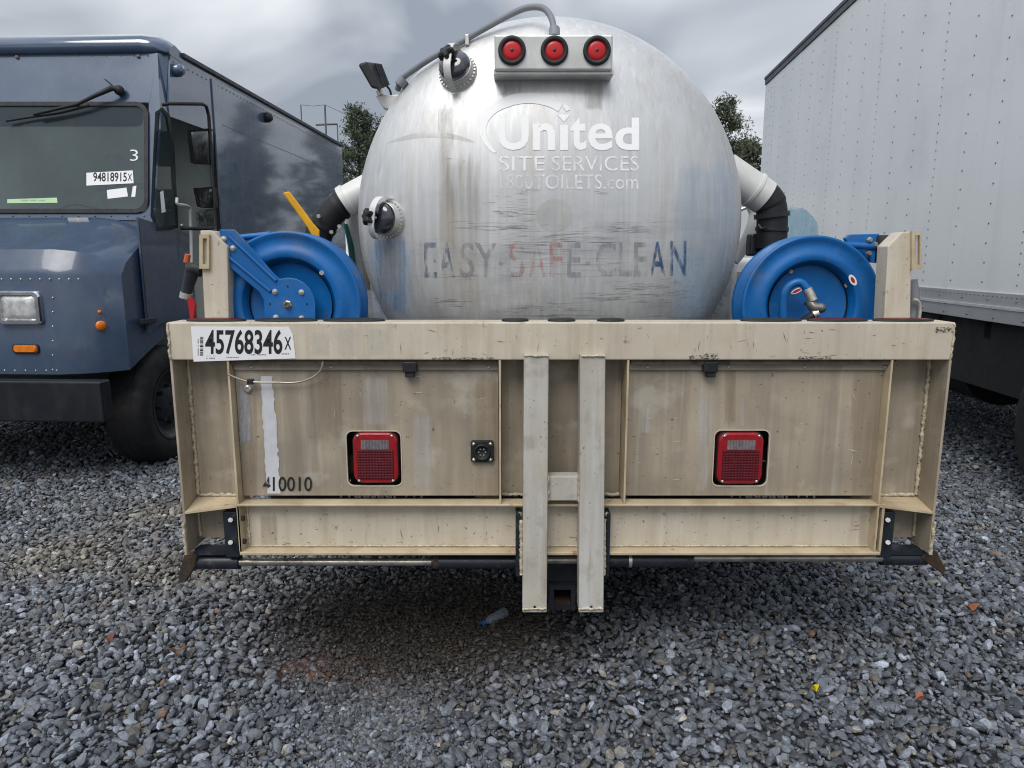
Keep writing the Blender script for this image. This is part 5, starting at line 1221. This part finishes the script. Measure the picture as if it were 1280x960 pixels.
def leaf(px, py, L_, w, rz, m, label, name='fallen_leaf', cat='leaf', grp=None):
    p = G(px, py); mb = MB(); n = 8; top = []; bot = []
    for k in range(n+1):
        t_ = k/n-.5; ww = w*(1-(2*t_)**2)*.5; zz = .008*math.sin(k*1.3)+.015*t_*t_*4
        top.append(Vector((t_*L_, ww, zz))); bot.append(Vector((t_*L_, -ww, zz+.006)))
    d = Vector((0, 0, .0012))
    for k in range(n): mb.hexa([top[k], top[k+1], bot[k+1], bot[k]], [top[k]+d, top[k+1]+d, bot[k+1]+d, bot[k]+d])
    o = mb.build(name, m, None); o.location = (p.x, p.y, gh(p)+.034); o.rotation_euler = (.25, -.06, rz); tag(o, label, cat, grp); return o
leaf(1212, 773, .075, .03, .2, mat('leaf_orange', (.30, .12, .05), .5), 'curled orange brown leaf on gravel right of the tanker bumper')
leaf(1148, 880, .03, .02, 1.4, mat('leaf_red', (.38, .14, .09), .6), 'small reddish chip upright among the gravel stones', 'brick_chip', 'chip')
leaf(138, 815, .05, .035, .9, mat('leaf_rust', (.16, .06, .04), .6), 'dark red leaf on gravel left of the muddy patch')
leaf(225, 830, .07, .03, .3, mudbrown, 'dark brown leaf beside the muddy patch')
yp = leaf(1017, 873, .028, .018, .5, mat('yellow_scrap', (.72, .60, .01), .45), 'bright yellow plastic scrap lying on blue grey gravel', 'plastic_scrap', 'litter')

# ------------------------------------------------------------------ trees and poles beyond
bark = mat('bark', (.09, .065, .05), .9, var=.3, vscale=5)
leafm = bpy.data.materials.new('pine_needles'); leafm.use_nodes = True
_t = leafm.node_tree; _b = _t.nodes['Principled BSDF']; _b.inputs['Roughness'].default_value = .6
_n = _t.nodes.new('ShaderNodeTexNoise'); _n.inputs['Scale'].default_value = 1.3; _n.inputs['Detail'].default_value = 4
_c = _t.nodes.new('ShaderNodeValToRGB'); _c.color_ramp.elements[0].color = (.035, .052, .03, 1); _c.color_ramp.elements[1].color = (.12, .145, .075, 1); _c.color_ramp.elements[0].position = .35; _c.color_ramp.elements[1].position = .68
_tc = _t.nodes.new('ShaderNodeTexCoord'); _t.links.new(_tc.outputs['Object'], _n.inputs['Vector']); _t.links.new(_n.outputs['Fac'], _c.inputs[0]); _t.links.new(_c.outputs[0], _b.inputs['Base Color'])
def tree(px, py, Y, spread, label, seed, bare=.35, nb=70):
    rnd = random.Random(seed); rg = np.random.default_rng(seed)
    top = W(px, py, Y); H = top.z; t = thing('pine_tree', (top.x, Y, 0), label, 'tree', 'pine trees beyond the yard')
    tr = MB(); lean = rnd.uniform(-.2, .2)
    tr.tube([(lean*k/6+.06*math.sin(k), .05*math.cos(k*2), H*.97*k/6) for k in range(7)], [.20*(1-.93*k/6)*H/9 for k in range(7)], 8)
    V = []; Fc = []
    for i in range(nb):
        f = bare+(1-bare)*(i/nb)**.85; z = H*f*.985; L_ = spread*(1-f)**.62*rnd.uniform(.55, 1.15)+.25
        a = rnd.uniform(0, 6.283); d = Vector((math.cos(a), math.sin(a), rnd.uniform(.05, .55))).normalized()
        p0 = Vector((lean*f, 0, z)); p1 = p0+d*L_
        tr.tube([p0, (p0+p1)/2+Vector((0, 0, .05)), p1], [.03, .02, .008], 5)
        for c in range(int(3+L_*4)):
            s = rnd.uniform(.25, 1.08); q = p0+d*L_*s+Vector([rnd.gauss(0, .10+.08*L_*.5) for _ in range(3)]); r = rnd.uniform(.10, .24)
            nb_ = 26; pos = rg.normal(size=(nb_, 3))*r*.6+np.array(q); dr = rg.normal(size=(nb_, 3)); dr /= np.linalg.norm(dr, axis=1)[:, None]; sd = np.cross(dr, rg.normal(size=(nb_, 3))); sd /= np.linalg.norm(sd, axis=1)[:, None]
            ln = rg.uniform(.09, .20, nb_)[:, None]; k = len(V)*1
            tri = np.stack([pos-sd*.028, pos+sd*.028, pos+dr*ln], 1)
            V.append(tri.reshape(-1, 3))
    V = np.concatenate(V); n = len(V)//3
    me = bpy.data.meshes.new('crown'); me.vertices.add(len(V)); me.vertices.foreach_set('co', V.astype(np.float32).ravel())
    me.loops.add(n*3); me.loops.foreach_set('vertex_index', np.arange(n*3, dtype=np.int32)); me.polygons.add(n); me.polygons.foreach_set('loop_start', np.arange(0, n*3, 3, dtype=np.int32)); me.polygons.foreach_set('loop_total', np.full(n, 3, dtype=np.int32))
    me.update(calc_edges=True); me.materials.append(leafm)
    o = bpy.data.objects.new('crown', me); COL.objects.link(o); o.parent = t
    tr.build('trunk', bark, t)
tree(450, 133, 34, 2.7, 'dark pine tree rising between the blue van and the tank', 3, .3, 78)
tree(908, 124, 30, 1.7, 'thin pine tree with a bare leaning top right of the tank', 5, .3, 60)
tree(938, 176, 33, 2.4, 'low bushy pine tree close beside the far edge of the white box', 8, .25, 85)
for k, (px, py, Y_) in enumerate(((830, 150, 36), (765, 170, 44), (1010, 170, 37), (700, 180, 48))):
    tree(px, py, Y_, 3.2, ('tall pine tree hidden behind the tank', 'pine tree farther off behind the tank', 'broad pine tree hidden behind the white box truck', 'distant pine tree straight behind the tank')[k], 20+k, .22, 75)
def pole(px, py, Y, r, label):
    p = W(px, py, Y); t = thing('utility_pole', (p.x, Y, 0), label, 'pole', 'thin poles beyond the van')
    MB().cyl((0, 0, 0), (0, 0, p.z), r, r*.8, 10).build('shaft', mat('pole_grey', (.12, .12, .12), .6), t)
    return t, p
tA, pA = pole(406, 131, 60, .09, 'tall thin grey pole standing behind the van roof'); tB, pB = pole(376, 131, 60, .06, 'thin grey pole farther along the van roof'); tC, pC = pole(421.5, 155, 60, .06, 'short thin pole beside the dark pine')
q0 = W(395, 156, 60); q1 = W(421.5, 155, 60)
MB().tube([(q0.x-pA.x, 0, q0.z), (q1.x-pA.x, 0, q1.z)], .08, 6).build('cross_arm', mat('pole_grey', (.12, .12, .12), .6), tA)
MB().tube([(pB.x-pA.x, 0, pB.z), ((pB.x-pA.x)/2, 0, pA.z-.1), (0, 0, pA.z), (1.6, 0, pA.z-.7), (2.6, 0, pA.z-1.2)], .018, 5).build('wire', mat('wire_black', (.05, .05, .05), .6), tA)
